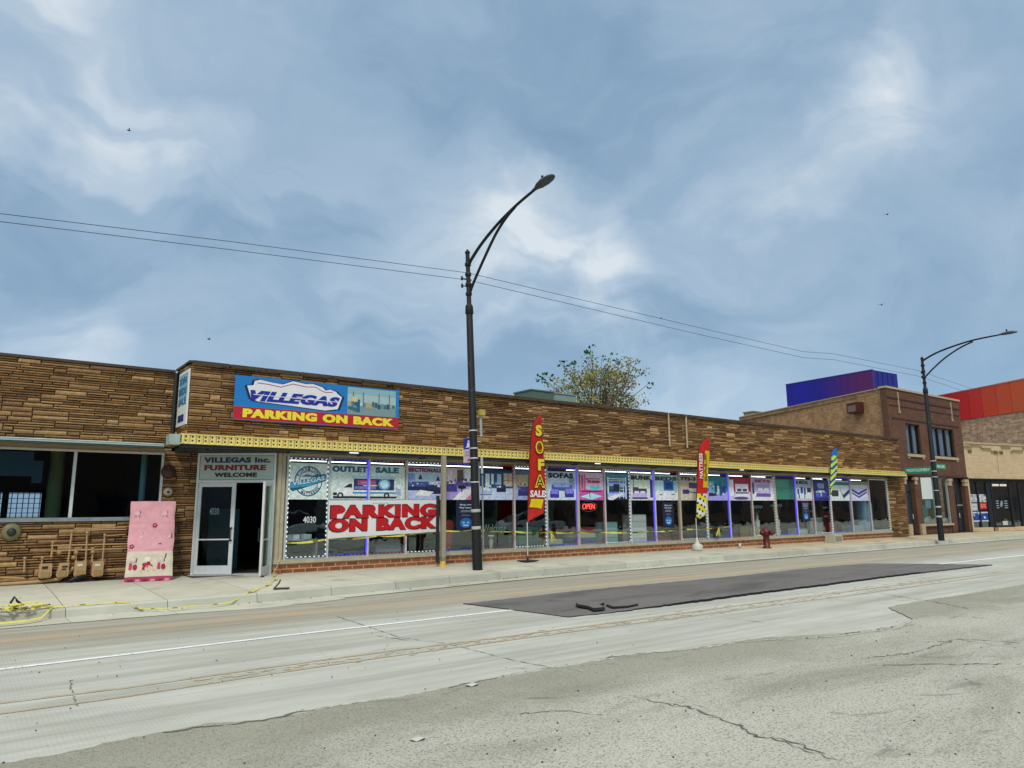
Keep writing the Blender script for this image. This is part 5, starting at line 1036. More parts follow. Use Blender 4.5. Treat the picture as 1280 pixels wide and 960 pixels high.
for s in range(7):
    x0 = random.uniform(.45, .9); y0 = 14.0+random.uniform(-.15, .3); pr_ = []
    for i in range(16): pr_.append((x0+i*.045*random.uniform(.8, 1.2)-.1, y0+.09*math.sin(i*.7+s)+(s-3)*.02, .13+.04*random.random()+.008*s))
    for i, (A, B) in enumerate(zip(pr_, pr_[1:])): mb.face([(A[0], A[1]-.02, A[2]-.01*math.sin(i)), (B[0], B[1]-.02, B[2]-.01*math.sin(i+1)), (B[0], B[1]+.02, B[2]+.02*math.sin(i*1.7+1)), (A[0], A[1]+.02, A[2]+.02*math.sin(i*1.7))], ty if (i+s) % 6 else lin('2b2a18'))
lp = [(0.2, 13.5), (.62, 13.35), (0.95, 13.4), (1.15, 13.6), (1.3, 13.95), (1.35, 14.1)]
for i, ((a, b), (c, d)) in enumerate(zip(lp, lp[1:])): mb.face([(a, b-.035, gzz(b, a)), (c, d-.035, gzz(d, c)), (c, d+.035, gzz(d, c)+.02), (a, b+.035, gzz(b, a)+.02)], ty)
tag(mb.build('tape_heap', M['cloth'], loc=(.8, 14.1, .13)), 'crumpled heap of yellow caution tape on the kerb at the far left', 'tape heap')
q = gz(17, 758, .15); mb = MB(); mb.tube([q+V((-.05, 0, .05)), q+V((0, 0, .15)), q+V((.04, 0, .08)), q+V((.1, 0, .03))], .02, 6, c=lin('23301f')); tag(mb.build('black_glove', M['cloth'], loc=q), 'small dark scrap sticking up from the tape heap', 'scrap')
q = gz(350, 736, .16); mb = MB(); mb.tube([q+V((-.12, .0, .01)), q+V((-.0, .05, .11)), q+V((.02, .05, .17))], .014, 6, c=lin('1c1e1e')); mb.tube([q+V((-.13, 0, .012)), q+V((.14, -.12, .012))], .02, 6, c=lin('1c1e1e')); tag(mb.build('wiper_blade', M['paint'], loc=q), 'bent black rubber strip lying on the sidewalk edge by the doors', 'rubber strip')
mb = MB(); mb.tube([(5.72, 16.6, .19), (5.9, 16.75, .4), (6.0, 16.93, .55)], .009, 6, c=lin('c9bd8c')); tag(mb.build('tan_cord', M['cloth'], loc=(5.72, 16.6, .19)), 'short tan cord hanging from the window corner to the sidewalk', 'cord')
for px, py, s, lb in ((590, 857, .05, 'scrap of white paper at the edge of the worn asphalt'), (522, 925, .045, 'crumpled white paper on the worn asphalt near the bottom edge'), (24, 748, .03, 'tiny white scrap on the sidewalk under the gas pipes')):
    q = gz(px, py, .014 if py > 800 else .16); mb = MB(); c0 = lin('b9bab0')
    for k in range(6): a = k*1.05; mb.face([q+V((0, 0, s*.5)), q+V((s*1.4*math.cos(a), s*math.sin(a), .004+s*.3*(k % 2))), q+V((s*1.4*math.cos(a+1.05), s*math.sin(a+1.05), .004+s*.3*((k+1) % 2)))], c0)
    tag(mb.build('paper_scrap', M['cloth'], loc=q), lb, 'litter', 'paper scraps')
mb = MB()
for i in range(150):
    px = random.uniform(0, 1280); py = random.uniform(760, 955); q = gz(px, py, .015); s = random.uniform(.0025, .008)
    mb.lathe(q, [(s, 0), (s*1.1, s*.6), (s*.4, s*1.2)], 5, c=lin(random.choice(['2f2c26', '4a4438', '3a2c24', '6a6454'])))
for i in range(120):
    x = random.uniform(-1, 40); yk, h = ktop(x); s = random.uniform(.004, .014); mb.lathe((x, yk-.08-abs(random.gauss(0, .12)), -.012), [(s, 0), (s*1.2, s*.5), (s*.4, s)], 5, c=lin(random.choice(['3f3a2e', '5a5040', '2c2a20', '6f6a44'])))
tag(mb.build('gravel', M['vcrough'], label='scattered pebbles and grit on the road and in the gutter'), kind='stuff')
mb = MB()
for cx_, n_, sp in ((16.0, 40, .8), (10.9, 40, .5), (23.6, 70, .9), (30.5, 120, 1.0), (34.4, 60, .5), (33, 60, 1.2)):
    for i in range(n_):
        x = cx_+random.gauss(0, sp*.5); yk, h = ktop(x); y = yk+random.uniform(.1, .25) if cx_ > 22 else yk-.09-random.random()*.05; z = h if cx_ > 22 else -.02; a = random.uniform(0, 6.28); L_ = random.uniform(.03, .07)
        mb.face([(x, y, z), (x+.012, y, z), (x+L_*math.cos(a)*.7, y+L_*math.sin(a)*.5, z+L_*.7)], lin(random.choice(['6f7a3a', '8a8438', '4f5a2c'])))
tag(mb.build('weeds', M['leaf'], label='sparse weeds growing along the kerb joint'), kind='stuff')
# ================================================================== BUILDINGS AT THE RIGHT
bb = empty('brick_building', (41.3, 18, .2), 'dark red brick two-storey building next to the stone shop, with tan side wall', 'building')
X0, X1, BY, BZ = 37.1, 45.75, 17.45, 7.62
mb = MB(); f = fy(BY)
# upper front with two window openings
ops = [(38.85, 40.45, 4.32, 5.92), (41.9, 44.6, 4.32, 5.92)]
def wall_open(mb, f, a0, a1, z0, z1, ops, d0=-.3, d1=0):
    cuts = sorted(set([a0, a1]+[v for o in ops for v in o[:2]]))
    for a, b in zip(cuts, cuts[1:]):
        o = [q for q in ops if q[0] <= a+1e-6 and q[1] >= b-1e-6]
        if not o: mb.fbox(f, a, b, z0, z1, d0, d1)
        else: mb.fbox(f, a, b, z0, o[0][2], d0, d1); mb.fbox(f, a, b, o[0][3], z1, d0, d1)
wall_open(mb, f, X0, X1, 3.2, BZ, ops)
for a, b in ((37.1, 38.2), (39.2, 39.85), (43.2, 43.75), (45.3, 45.75)): mb.fbox(f, a, b, .2, 3.2, -.3, 0)
mb.fbox(f, 39.85, 43.2, .2, .62, -.3, -.05)
mb.build('front_wall', M['redbrick'], bb)
mb = MB(); sd = V((.337, .94, 0)).normalized(); sfr = Fr((X0, BY, 0), -sd); sfr = Fr((X0+sd.x*12.6, BY+sd.y*12.6, 0), -sd)
mb.fbox(sfr, 0, 12.3, .2, BZ, -.3, 0); mb.build('side_wall', M['tanbrick'], bb)
mb = MB(); mb.face([(X0, BY, 7.4), (X1, BY, 7.4), (X1+4.2, BY+12, 7.4), (X0+4.2, BY+12, 7.4)]); mb.build('roof', M['roof'], bb)
mb = MB(); mb.fbox(f, X0-.05, X1+.05, BZ, BZ+.1, -.35, .06); mb.fbox(sfr, 0, 12.3, BZ, BZ+.06, -.3, .04); mb.build('coping', M['trim'], bb)
for a, b, z0, z1 in ops: mb = MB(); mb.fbox(f, a-.15, b+.15, z0-.14, z0, -.2, .08); mb.fbox(f, a-.1, a+.05, z0-.24, z0-.141, -.1, .05); mb.fbox(f, b-.05, b+.1, z0-.24, z0-.141, -.1, .05); mb.build('stone_sill', M['trim'], bb)
for a, b in ((38.0, 38.3), (39.15, 39.5), (43.1, 43.6), (45.2, 45.7)): mb = MB(); mb.fbox(f, a, b, 2.98, 3.12, -.1, .08); mb.fbox(f, a+.06, b-.06, 2.75, 2.98, -.1, .05); mb.build('capital', M['trim'], bb)
for a in (37.95, 39.35): mb = MB(); mb.fbox(f, a, a+.4, .2, .75, -.2, .1); mb.build('base_block', M['trim'], bb)
mb = MB(); mb.fbox(f, 39.85, 43.2, .62, .72, -.2, .08); mb.build('shop_window_sill', M['trim'], bb)
mb = MB(); mb.fbox(f, X0, X1, 7.12, 7.18, 0, .04); mb.fbox(f, X0+.4, X1-.4, 6.08, 6.13, 0, .03); mb.fbox(f, X0+.2, X1-.2, 6.75, 6.79, 0, .03); mb.fbox(f, X0, X1, 3.2, 3.27, 0, .05); mb.build('band_course', mat('dark_band', lin('4a2a22'), .8), bb)
for a in (38.3, 41.5, 44.6): mb = MB(); mb.fbox(f, a-.03, a+.03, 6.5, 7.5, 0, .05); mb.fbox(f, a-.06, a+.06, 6.4, 6.52, 0, .06); mb.build('drop_ornament', M['trim'], bb)
for a, b, z0, z1 in ops:
    n = 2 if b-a < 2 else 3
    mb = MB(); 
    for k in range(n+1): x = a+(b-a)*k/n; mb.fbox(f, max(a, x-.05), min(b, x+.05), z0, z1, -.16, -.08, lin('2a1f1e'))
    mb.fbox(f, a, b, z0, z0+.06, -.16, -.08, lin('2a1f1e')); mb.fbox(f, a, b, z1-.06, z1, -.16, -.08, lin('2a1f1e')); w = mb.build('window', M['paint'], bb)
    mb = MB(); mb.face([(a, BY+.14, z0), (b, BY+.14, z0), (b, BY+.14, z1), (a, BY+.14, z1)]); mb.build('pane', M['glassd'], w)
    mb = MB()
    for k in range(n):
        xa = a+(b-a)*(k+.28)/n; xb = a+(b-a)*(k+.85)/n; m_ = 8
        for j in range(m_): x0 = xa+(xb-xa)*j/m_; x1 = xa+(xb-xa)*(j+1)/m_; d0, d1 = .03*(j % 2), .03*((j+1) % 2); mb.face([(x0, BY+.2+d0, z0), (x1, BY+.2+d1, z0), (x1, BY+.2+d1, z1), (x0, BY+.2+d0, z1)], lin('8f8f96'))
    mb.build('curtain', M['cloth'], w)
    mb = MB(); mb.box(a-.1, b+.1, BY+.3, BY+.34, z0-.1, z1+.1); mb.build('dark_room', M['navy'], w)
# ground floor
mb = MB(); mb.fbox(f, 38.2, 39.2, .2, 3.2, -.28, -.22, lin('141c26')); mb.fbox(f, 38.3, 39.1, .3, 2.3, -.22, -.19, lin('1f2c3a')); mb.fbox(f, 38.3, 39.1, 2.4, 3.0, -.22, -.19, lin('28323a')); d_ = mb.build('door', M['paint'], bb); mb = MB(); mb.tube([f.p(39.02, 1.0, -.15), f.p(39.02, 1.25, -.15)], .02, 6); mb.build('handle', M['alu'], d_)
mb = MB(); mb.fbox(f, 43.75, 45.3, .2, 3.2, -.28, -.22, lin('15161c')); mb.fbox(f, 44.5, 45.2, .25, 2.3, -.22, -.19, lin('101418')); mb.fbox(f, 43.8, 44.4, .3, 3.0, -.22, -.2, lin('4a2c30')); mb.fbox(f, 44.5, 45.2, 1.65, 1.72, -.19, -.17, lin('8a9498')); d_ = mb.build('door', M['paint'], bb); mb = MB(); mb.tube([f.p(44.58, 1.0, -.15), f.p(44.58, 1.25, -.15)], .02, 6); mb.build('handle', M['alu'], d_)
mb = MB()
for x in (39.85, 41.5, 43.12): mb.fbox(f, x, x+.08, .72, 3.15, -.15, -.05, lin('9fb0ac'))
mb.fbox(f, 39.85, 43.2, 3.1, 3.2, -.15, -.05, lin('5f6a64')); w = mb.build('shop_window', M['paint'], bb)
mb = MB(); mb.face([(39.85, BY+.1, .72), (43.2, BY+.1, .72), (43.2, BY+.1, 3.15), (39.85, BY+.1, 3.15)]); mb.build('pane', M['glass'], w)
mb = MB(); mb.box(39.85, 43.2, BY+.5, BY+.55, .3, 3.2, lin('5c6442')); mb.box(40.1, 41.3, BY+.4, BY+.45, .8, 1.7, lin('5f8c84')); mb.box(41.7, 42.9, BY+.4, BY+.45, 2.1, 2.2, lin('a9b49c')); mb.build('window_blind', M['paint'], w)
p = V((0, 0, 0)); 
hq = empty('wall_air_conditioner', (38.6, 21.2, 6.5), 'dark boxy air conditioner sticking out of the tan side wall', 'air conditioner')
ka = 12.6-1.9; mb = MB(); mb.fbox(sfr, ka-.4, ka+.35, 6.55, 7.1, 0, .45, lin('4a2620')); mb.build('case', M['paint'], hq); mb = MB(); mb.fbox(sfr, ka-.3, ka+.25, 6.62, 6.95, .45, .47, lin('8a6a5c')); mb.build('grille', M['paint'], hq)
mb = MB(); q = at(944, 516, 30); mb.box(q.x-.5, q.x+.5, 29.8, 30.6, 4.6, q.z, lin('a79a7a')); mb.box(q.x-.55, q.x+.55, 29.75, 30.65, q.z, q.z+.08, lin('8f8468')); tag(mb.build('chimney', M['vcrough'], loc=(q.x, 30.2, 4.6)), 'short tan chimney stub behind the stone parapet', 'chimney')
# cream building
cd = V((.979, -.205, 0)).normalized(); cf = Fr((45.85, 17.5, 0), cd); cb = empty('cream_building', (50, 17, .2), 'cream brick storefront at the right edge with a patterned frieze', 'building')
mb = MB(); mb.fbox(cf, -.12, 16, 3.19, 5.25, -.3, 0); mb.fbox(cf, -.12, .12, .2, 3.19, -.3, .02); mb.fbox(cf, .12, 1.9, .2, .42, -.3, .0); mb.fbox(cf, 2.2, 4.2, .2, .40, -.3, .1); mb.fbox(cf, 4.25, 16, .2, .42, -.3, 0); mb.build('front_wall', M['creamb'], cb)
mb = MB()
fm = [(0, .35, 4.98), (.35, .75, 5.0), (.75, 1.5, 5.1), (1.5, 1.7, 4.98), (1.7, 2.5, 4.9), (2.5, 2.75, 4.75), (2.75, 3.2, 4.7), (3.5, 4.4, 5.05), (4.4, 4.6, 4.8), (4.6, 5.6, 4.86), (5.6, 6.3, 5.05), (6.3, 7.2, 4.9), (7.2, 8, 5.05)]
for k in range(2):
    for a, b, z in fm: mb.fbox(cf, a+k*8, b+k*8-.02, z-.02, z+.10, 0, .04, lin('8f7f5c')); mb.fbox(cf, a+k*8, b+k*8-.02, z-.1, z-.02, 0, .02, lin('b39f74'))
for a in (.35, 2.75, 3.3, 5.9, 8.35): mb.fbox(cf, a, a+.3, 4.68, 4.85, 0, .05, lin('6f6248'))
mb.fbox(cf, -.12, 16, 5.2, 5.3, -.3, .05, lin('b9a67c')); mb.fbox(cf, 3.0, 3.04, 3.5, 4.7, 0, .012, lin('a89468')); mb.fbox(cf, -.1, 16, 3.14, 3.2, -.1, .06, lin('2a2622')); mb.build('frieze', M['vcrough'], cb)
mb = MB()
for a in (.95, 1.8, 2.25, 4.0, 4.9, 6.2, 8, 10, 12): mb.fbox(cf, a, a+.12, .42, 3.15, -.2, -.1, lin('15181c'))
mb.fbox(cf, 1.9, 2.3, .2, 3.15, -.22, -.12, lin('141c2c')); mb.fbox(cf, 2.3, 4.05, .4, .5, -.2, -.1, lin('1b1d20')); mb.fbox(cf, .12, 14, 3.0, 3.15, -.2, -.1, lin('15181c')); w = mb.build('shopfront', M['paint'], cb)
mb = MB(); mb.face([cf.p(.12, .42, -.16), cf.p(16, .42, -.16), cf.p(16, 3.1, -.16), cf.p(.12, 3.1, -.16)]); mb.build('pane', M['glass'], w)
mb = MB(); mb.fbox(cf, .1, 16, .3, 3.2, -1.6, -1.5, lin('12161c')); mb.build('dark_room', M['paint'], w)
def cposter(a0, a1, z0, z1, shapes, label, texts=()):
    r = empty('window_sticker', cf.p((a0+a1)/2, z0, -.14), label, 'window sticker', 'stickers in the cream storefront'); mb = MB(); mb.fbox(cf, a0, a1, z0, z1, -.15, -.145, lin('c9c9c9')); flat(mb, cf, a0, a1, z0, z1, shapes, -.143, .001); mb.build('print', M['vc'], r)
    for t, u0, v0, u1, v1, c in texts: text('lettering', t, cf, a0+(a1-a0)*u0, a0+(a1-a0)*u1, z0+(z1-z0)*v0, z0+(z1-z0)*v1, -.13, lin(c), r, .02, 0, .002)
cposter(.25, .9, 1.85, 2.3, [('b9bcc4', (0, 0, 1, 1))]+clutter(14, ['6f7884', '3a4048', 'e4e4e8'], 0, 1, .3, .2), 'grey and white square sticker in the upper left pane of the cream storefront')
cposter(1.1, 1.75, 1.85, 2.3, [('c4c6c8', (0, 0, 1, 1))]+clutter(14, ['6f7884', 'e8e8ec', '4c545c'], 0, 1, .3, .2), 'pale square sticker above the red one in the cream storefront')
cposter(1.1, 1.75, 1.45, 1.82, [('c0281c', (0, 0, 1, 1))]+[('e07a5c', (.1, .2, .4, .8)), ('e8a08c', (.5, .3, .85, .45)), ('e8a08c', (.5, .6, .8, .75))], 'bright red sticker in the middle of the cream storefront window')
cposter(.25, .9, 1.35, 1.8, [('8f9cac', (0, 0, 1, 1)), ('c8ccd4', (.2, .1, .9, .5)), ('c8ccd4', (.2, .6, .9, .9))], 'blue-grey text sticker left of the red one')
cposter(.25, 1.75, .75, 1.3, [('1f4ca0', (0, 0, 1, 1)), ('c8d4e8', (0, .85, 1, 1)), ('c8d4e8', (0, 0, 1, .12))]+clutter(18, ['e4e8f4', '3c78c4', '14306c'], .1, .85, .12, .25), 'wide blue and white sticker along the bottom of the cream storefront window')
mb = MB()
for k in range(4):
    for a in (2.75, 3.35): mb.fbox(cf, a-.12 if a < 3 else a+.05, a+.12 if a < 3 else a+.35, 1.5+k*.13, 1.54+k*.13, -.13, -.125, lin('aebcc4'))
mb.prism(cf, [(2.98, 1.6), (3.1, 1.55), (3.25, 1.75), (3.2, 1.95), (3.05, 1.85)], -.13, -.125, lin('8ca4b0')); tag(mb.build('door_decal', M['vc'], loc=cf.p(3.05, 1.5, -.13)), 'white lettering lines and emblem on the dark door glass of the cream building', 'decal')
mb = MB(); mb.fbox(cf, 3.0, 3.45, .52, .75, -.13, -.1, lin('c9ccc4')); tag(mb.build('door_notice', M['vc'], loc=cf.p(3.2, .52, -.12)), 'small white card at the bottom of the dark storefront door', 'notice')
for k in range(3): q = cf.p(2.6+k*.75, 2.85, -.6); mb = MB(); mb.fbox(cf, 2.5+k*.75, 2.95+k*.75, 2.8, 2.92, -.62, -.5); mb.build('ceiling_lamp', emit('warm_lamp%d' % k, (1, .85, .75), .8), cb)
# brick and red clad building behind
g0 = V((85.588, 34, 0)); g1 = V((81.534, 25.062, 0)); gd = (g1-g0).normalized(); gfr = Fr(g0-gd*14, gd); GL = 38
sb_ = empty('red_clad_building', (90, 30, 0), 'tan brick building at the right edge topped by red to orange metal panels', 'building')
mb = MB(); mb.fbox(gfr, 0, GL, 0, 10.9, -12, -.05); mb.build('brick_wall', M['farbrick'], sb_)
mb = MB(); cols = ['c8140c', 'd01a0c', 'd8240c', 'd8400e', 'd84c12', 'd85414', 'dc5a14', 'de6016', 'de6416', 'de6818']
a = 5.5; k = 0; 
ws = [5.4, 3.1, 1.7, 2.6, 2.3, 2.2, 1.9, 2.0, 2.0, 2.0]
mb.fbox(gfr, 0, GL, 10.7, 13.72, -12, -.03, lin('5a1210'))
aa = 0; wid = [14+.9, 1.35, 1.35, 1.3, 1.25, 1.2, 1.2, 1.2, 1.2, 1.2, 1.2, 1.2, 1.2, 1.2]
# panel edges are set so the band breaks where the photo shows its seams
def along(px, py):
    r_ = ray(px, py); nn = gfr.n; t = ((gfr.o-CAM).dot(nn))/(r_.dot(nn)); return (CAM+r_*t-gfr.o).dot(gfr.u)
seams = [0, along(1212, 508), along(1228, 505), along(1246, 500), along(1264, 496), along(1283, 492)]
while seams[-1] < GL-1.5: seams.append(seams[-1]+(seams[-1]-seams[-2])*.97)
for k in range(len(seams)-1): mb.fbox(gfr, seams[k]+.02, seams[k+1]-.02, 10.72, 13.74, -.03, .03, lin(cols[min(k+1, 9)]))
mb.build('panel_band', M['paint'], sb_)
mb = MB(); mb.fbox(gfr, 0, GL, 13.74, 13.86, -12, .05); mb.build('coping', mat('red_coping', lin('c0604c'), .5), sb_)
mb = MB(); mb.fbox(gfr, along(1215, 490)+1, GL, 13.86, 14.3, -9, -2); mb.build('roof_curb', M['white'], sb_)
# blue box building
pc, plf, prt = V((82.25, 40, 0)), V((83.12, 51.6, 0)), V((87.35, 39.6, 0))
pb = empty('blue_clad_building', (85, 45, 0), 'dark blue and violet metal-clad box rising behind the brick buildings', 'building')
f_l = Fr(plf, pc-plf); LL = (pc-plf).length; mb = MB()
cs = ['0e0890', '0e0894', '0f0898', '100890', '140888', '220a84', '320c7c', '3a0e74', '460e6c', '521062', '5a105c', '561060']
for k in range(12): mb.fbox(f_l, LL*k/12+.01, LL*(k+1)/12, 0, 17.19, -.3, 0, lin(cs[k]))
f_r = Fr(pc, prt-pc)
for k in range(1, 5): mb.fbox(f_r, k*(prt-pc).length/5-.04, k*(prt-pc).length/5+.04, 0, 17.15, 0, .03, lin('0a0666'))
mb.fbox(f_r, 0.02, (prt-pc).length, 0, 17.19, -.3, -.001, lin('0c0884')); mb.box(83.5, 87, 40.4, 51, 0, 17.1, lin('1c1a80')); mb.build('panel_walls', M['paint'], pb)
mb = MB(); mb.fbox(f_l, 0, LL, 17.19, 17.27, -.3, .05); mb.build('coping', mat('violet_coping', lin('5a4a9a'), .5), pb)
# roof units
for k, (x0, x1, y0, y1, Yd, lb) in enumerate(((664, 693, 491, 510, 24, 'green-grey roof ventilation unit, the left and larger of two behind the parapet'), (695, 721, 495, 512, 25, 'pale green roof unit beside the tree, right of the larger unit'))):
    A, B = at(x0, y1, Yd), at(x1, y0, Yd); r = empty('roof_unit', ((A.x+B.x)/2, Yd, 4.6), lb, 'roof unit', 'rooftop units'); gc = lin('566e5c') if k == 0 else lin('8a9c90')
    mb = MB(); mb.box(A.x, B.x-.05, Yd, Yd+1.2, 4.6, B.z, gc); mb.box(A.x-.04, B.x, Yd-.04, Yd+1.24, B.z, B.z+.05, tuple(v*1.15 for v in gc)); mb.build('casing', M['paint'], r)
    mb = MB()
    for j in range(5): mb.box(A.x+.1, B.x-.2, Yd-.02, Yd, 5.0+j*.22, 5.08+j*.22, lin('3f5648')); 
    mb.build('louvre', M['paint'], r)
# ================================================================== TREE
TX, TY = at(748, 510, 32).x, 32
tr = empty('tree', (TX, TY, 0), 'sparse tree with thin green-brown foliage rising behind the shop roof', 'tree')
tw = MB(); lf = MB(); random.seed(23)
zt = at(738, 433, 32).z; xl, xr = at(678, 480, 32).x, at(822, 480, 32).x
def leafc(p, big=1.0, green=None):
    n = random.randint(3, 7)
    for _ in range(n):
        c = p+V((random.gauss(0, .13), random.gauss(0, .13), random.gauss(0, .12)))*big; s = random.uniform(.05, .11)*big
        a = V((random.uniform(-1, 1), random.uniform(-1, 1), random.uniform(-1, 1))).normalized(); b = a.cross(V((random.random(), random.random(), random.random()))).normalized()
        g_ = green or random.choice(['a0a85a', 'b4b466', '84924a', 'b4a468', 'bca96c', '768844', 'b0a46c'])
        lf.face([c-a*s, c+b*s*.6, c+a*s, c-b*s*.6], lin(g_))
def grow(p, d, L_, r, depth):
    q = p; pts = [p]; dd = d.copy()
    for i in range(3): dd = (dd+V((random.gauss(0, .1), random.gauss(0, .1), random.gauss(0, .05)+.03))).normalized(); q = q+dd*L_/3; pts.append(q)
    tw.tube(pts, [r, r*.87, r*.75, r*.62], 5 if depth > 1 else 4, caps=False)
    if depth == 0:
        if random.random() < .75: leafc(q, 1)
        return
    if depth <= 2 and random.random() < .55: leafc(pts[2], .8)
    for k in range(random.randint(2, 3)+(1 if depth > 3 else 0)):
        s = V((random.gauss(0, .5), random.gauss(0, .45), random.gauss(.08, .3))); grow(pts[random.choice([2, 3, 3])], (dd+s).normalized(), L_*random.uniform(.62, .85), r*.55, depth-1)
base_ = V((TX, TY, 0)); tw.tube([base_, base_+V((.05, 0, 3.5)), base_+V((0, 0, 6.6))], [.35, .28, .22], 10)
fork = base_+V((0, 0, 6.4))
for ang, ln in ((-62, 1.75), (-40, 1.75), (-20, 1.8), (-4, 2.1), (12, 1.75), (30, 1.7), (50, 1.6), (68, 1.6), (-30, 1.5), (22, 1.6)):
    d = V((math.sin(R(ang)), random.uniform(-.3, .3), math.cos(R(ang)))).normalized(); grow(fork+V((0, 0, random.uniform(-.2, .4))), d, ln*.8, .10, 4)
for px, py in ((738, 436), (736, 444), (732, 447), (712, 455), (718, 458), (706, 457), (683, 469), (678, 474), (686, 478), (745, 446), (764, 446), (775, 452), (752, 449), (810, 480), (800, 467)):
    q = at(px, py, 32); leafc(q, 1.5, '2f6a30'); leafc(q, 1.2, '3a7a34')
    tw.tube([q, q*.55+(fork+V((0, 0, 1)))*.45+V((0, 0, -.3))], [.012, .04], 4, caps=False)
for i in range(430):
    a = random.uniform(-1.15, 1.15); rr = random.uniform(1.0, 4.6)*(1-.25*abs(a)); q = fork+V((math.sin(a)*rr*1.15, random.gauss(0, .8), math.cos(a)*rr*.95)); leafc(q, .9)
tw.build('trunk', M['bark'], tr); lf.build('crown', M['leaf'], tr)
# birds
random.seed(3)
for k, (px, py) in enumerate(((261, 424), (1109, 268), (1102, 381), (826, 398), (161, 163))):
    q = CAM+ray(px, py).normalized()*70; mb = MB(); c = lin('1a1a1e')
    mb.lathe(q-V((.15, 0, 0)), [(.01, 0), (.05, .08), (.05, .2), (.01, .32)], 6, axis=(1, 0, 0), c=c)
    for s in (-1, 1): mb.face([q+V((0, 0, .02)), q+V((.08, 0, .02)), q+V((.02, s*.25, .12)), q+V((-.05, s*.28, .08))], c)
    tag(mb.build('bird', M['cloth'], loc=q), ('tiny bird above the parapet corner at the left', 'tiny bird high in the sky at the far right', 'tiny bird in the sky above the blue building', 'tiny bird below the wires above the tree', 'tiny bird high in the left of the sky')[k], 'bird', 'birds in the sky')
# ================================================================== ACROSS THE STREET (seen in the glass)
random.seed(5)
for k, (x0, x1, h, c, lb) in enumerate(((-14, 16, 7.5, '7a6a5c', 'brown building across the street, mirrored in the left windows'), (18, 44, 6.5, '64746c', 'grey-green building across the street, mirrored in the middle windows'), (46, 170, 9.5, '7c6456', 'rust coloured building across the street, mirrored in the far windows'))):
    b_ = empty('opposite_building', ((x0+x1)/2, -18, 0), lb, 'building', 'buildings across the street'); mb = MB(); mb.box(x0, x1, -26, -18, 0, h, lin(c)); mb.build('wall', M['vcrough'], b_)
    for j in range(int((x1-x0)/4)): xa = x0+1+j*4; mb = MB(); mb.box(xa, xa+2.2, -18, -17.95, 1, 2.8, lin('14181c')); mb.build('window', M['paint'], b_)
def car(x, y, c, lb):
    r = empty('parked_car', (x, y, 0), lb, 'car', 'cars parked across the street'); f = Fr((x, y, 0), (1, 0, 0))
    body = [(-2.2, .35), (2.2, .35), (2.25, .6), (2.1, .78), (1.2, .92), (-2.1, .95), (-2.25, .7)]; mb = MB(); mb.prism(f, body, -.9, .9, lin(c)); ob = mb.build('body', M['paint'], r); ob.modifiers.new('b', 'BEVEL').width = .08
    mb = MB(); mb.prism(f, [(-1.7, .92), (1.15, .9), (.5, 1.4), (-1.1, 1.42)], -.75, .75, lin('101418')); mb.build('cabin_glass', M['paint'], r)
    mb = MB(); mb.prism(f, [(-1.15, 1.4), (.55, 1.38), (.4, 1.46), (-1.0, 1.48)], -.7, .7, lin(c)); mb.build('roof', M['paint'], r)
    for wx in (-1.4, 1.4):
        for s in (-1, 1): mb = MB(); mb.lathe((x+wx, y-s*.92, .33), [(.33, 0), (.33, .2), (.18, .21)], 16, axis=(0, s, 0), c=lin('141414')); mb.build('wheel', M['paint'], r)
car(30.5, -4.5, 'b4b8bc', 'silver car across the street mirrored in the far show windows'); car(14.5, -5.2, 'c4ccd0', 'white car across the street mirrored in the middle windows'); car(20.5, -5.0, '6c1c18', 'dark red car across the street mirrored in the glass')
# ================================================================== SKY, SUN, CAMERA
w = bpy.data.worlds.new('World'); scene.world = w; w.use_nodes = True; nt = w.node_tree; N = nt.nodes; L = nt.links
bg = N['Background']; SE, SR = 48, 215
sky = N.new('ShaderNodeTexSky'); sky.sky_type = 'NISHITA'; sky.sun_disc = False; sky.sun_elevation = R(SE); sky.sun_rotation = R(SR); sky.air_density = 1.2; sky.dust_density = 1.5
tc = N.new('ShaderNodeTexCoord'); dirv = tc.outputs['Generated']
nz_ = N.new('ShaderNodeTexNoise'); nz_.inputs['Scale'].default_value = 3.0; nz_.inputs['Detail'].default_value = 5; nz_.inputs['Roughness'].default_value = .5; nz_.inputs['Distortion'].default_value = .2; L.new(dirv, nz_.inputs['Vector'])
vm = N.new('ShaderNodeVectorMath'); vm.operation = 'SUBTRACT'; L.new(nz_.outputs[1], vm.inputs[0]); vm.inputs[1].default_value = (.5, .5, .5)
vs_ = N.new('ShaderNodeVectorMath'); vs_.operation = 'SCALE'; vs_.inputs['Scale'].default_value = .42; L.new(vm.outputs[0], vs_.inputs[0])
va = N.new('ShaderNodeVectorMath'); va.operation = 'ADD'; L.new(dirv, va.inputs[0]); L.new(vs_.outputs[0], va.inputs[1]); wd = N.new('ShaderNodeVectorMath'); wd.operation = 'NORMALIZE'; L.new(va.outputs[0], wd.inputs[0])
def lobe(px, py, rad):
    d = ray(px, py).normalized(); n = N.new('ShaderNodeVectorMath'); n.operation = 'DOT_PRODUCT'; L.new(wd.outputs[0], n.inputs[0]); n.inputs[1].default_value = d
    return rng(N, L, n.outputs['Value'], math.cos(R(rad)), 1.0)
val = None
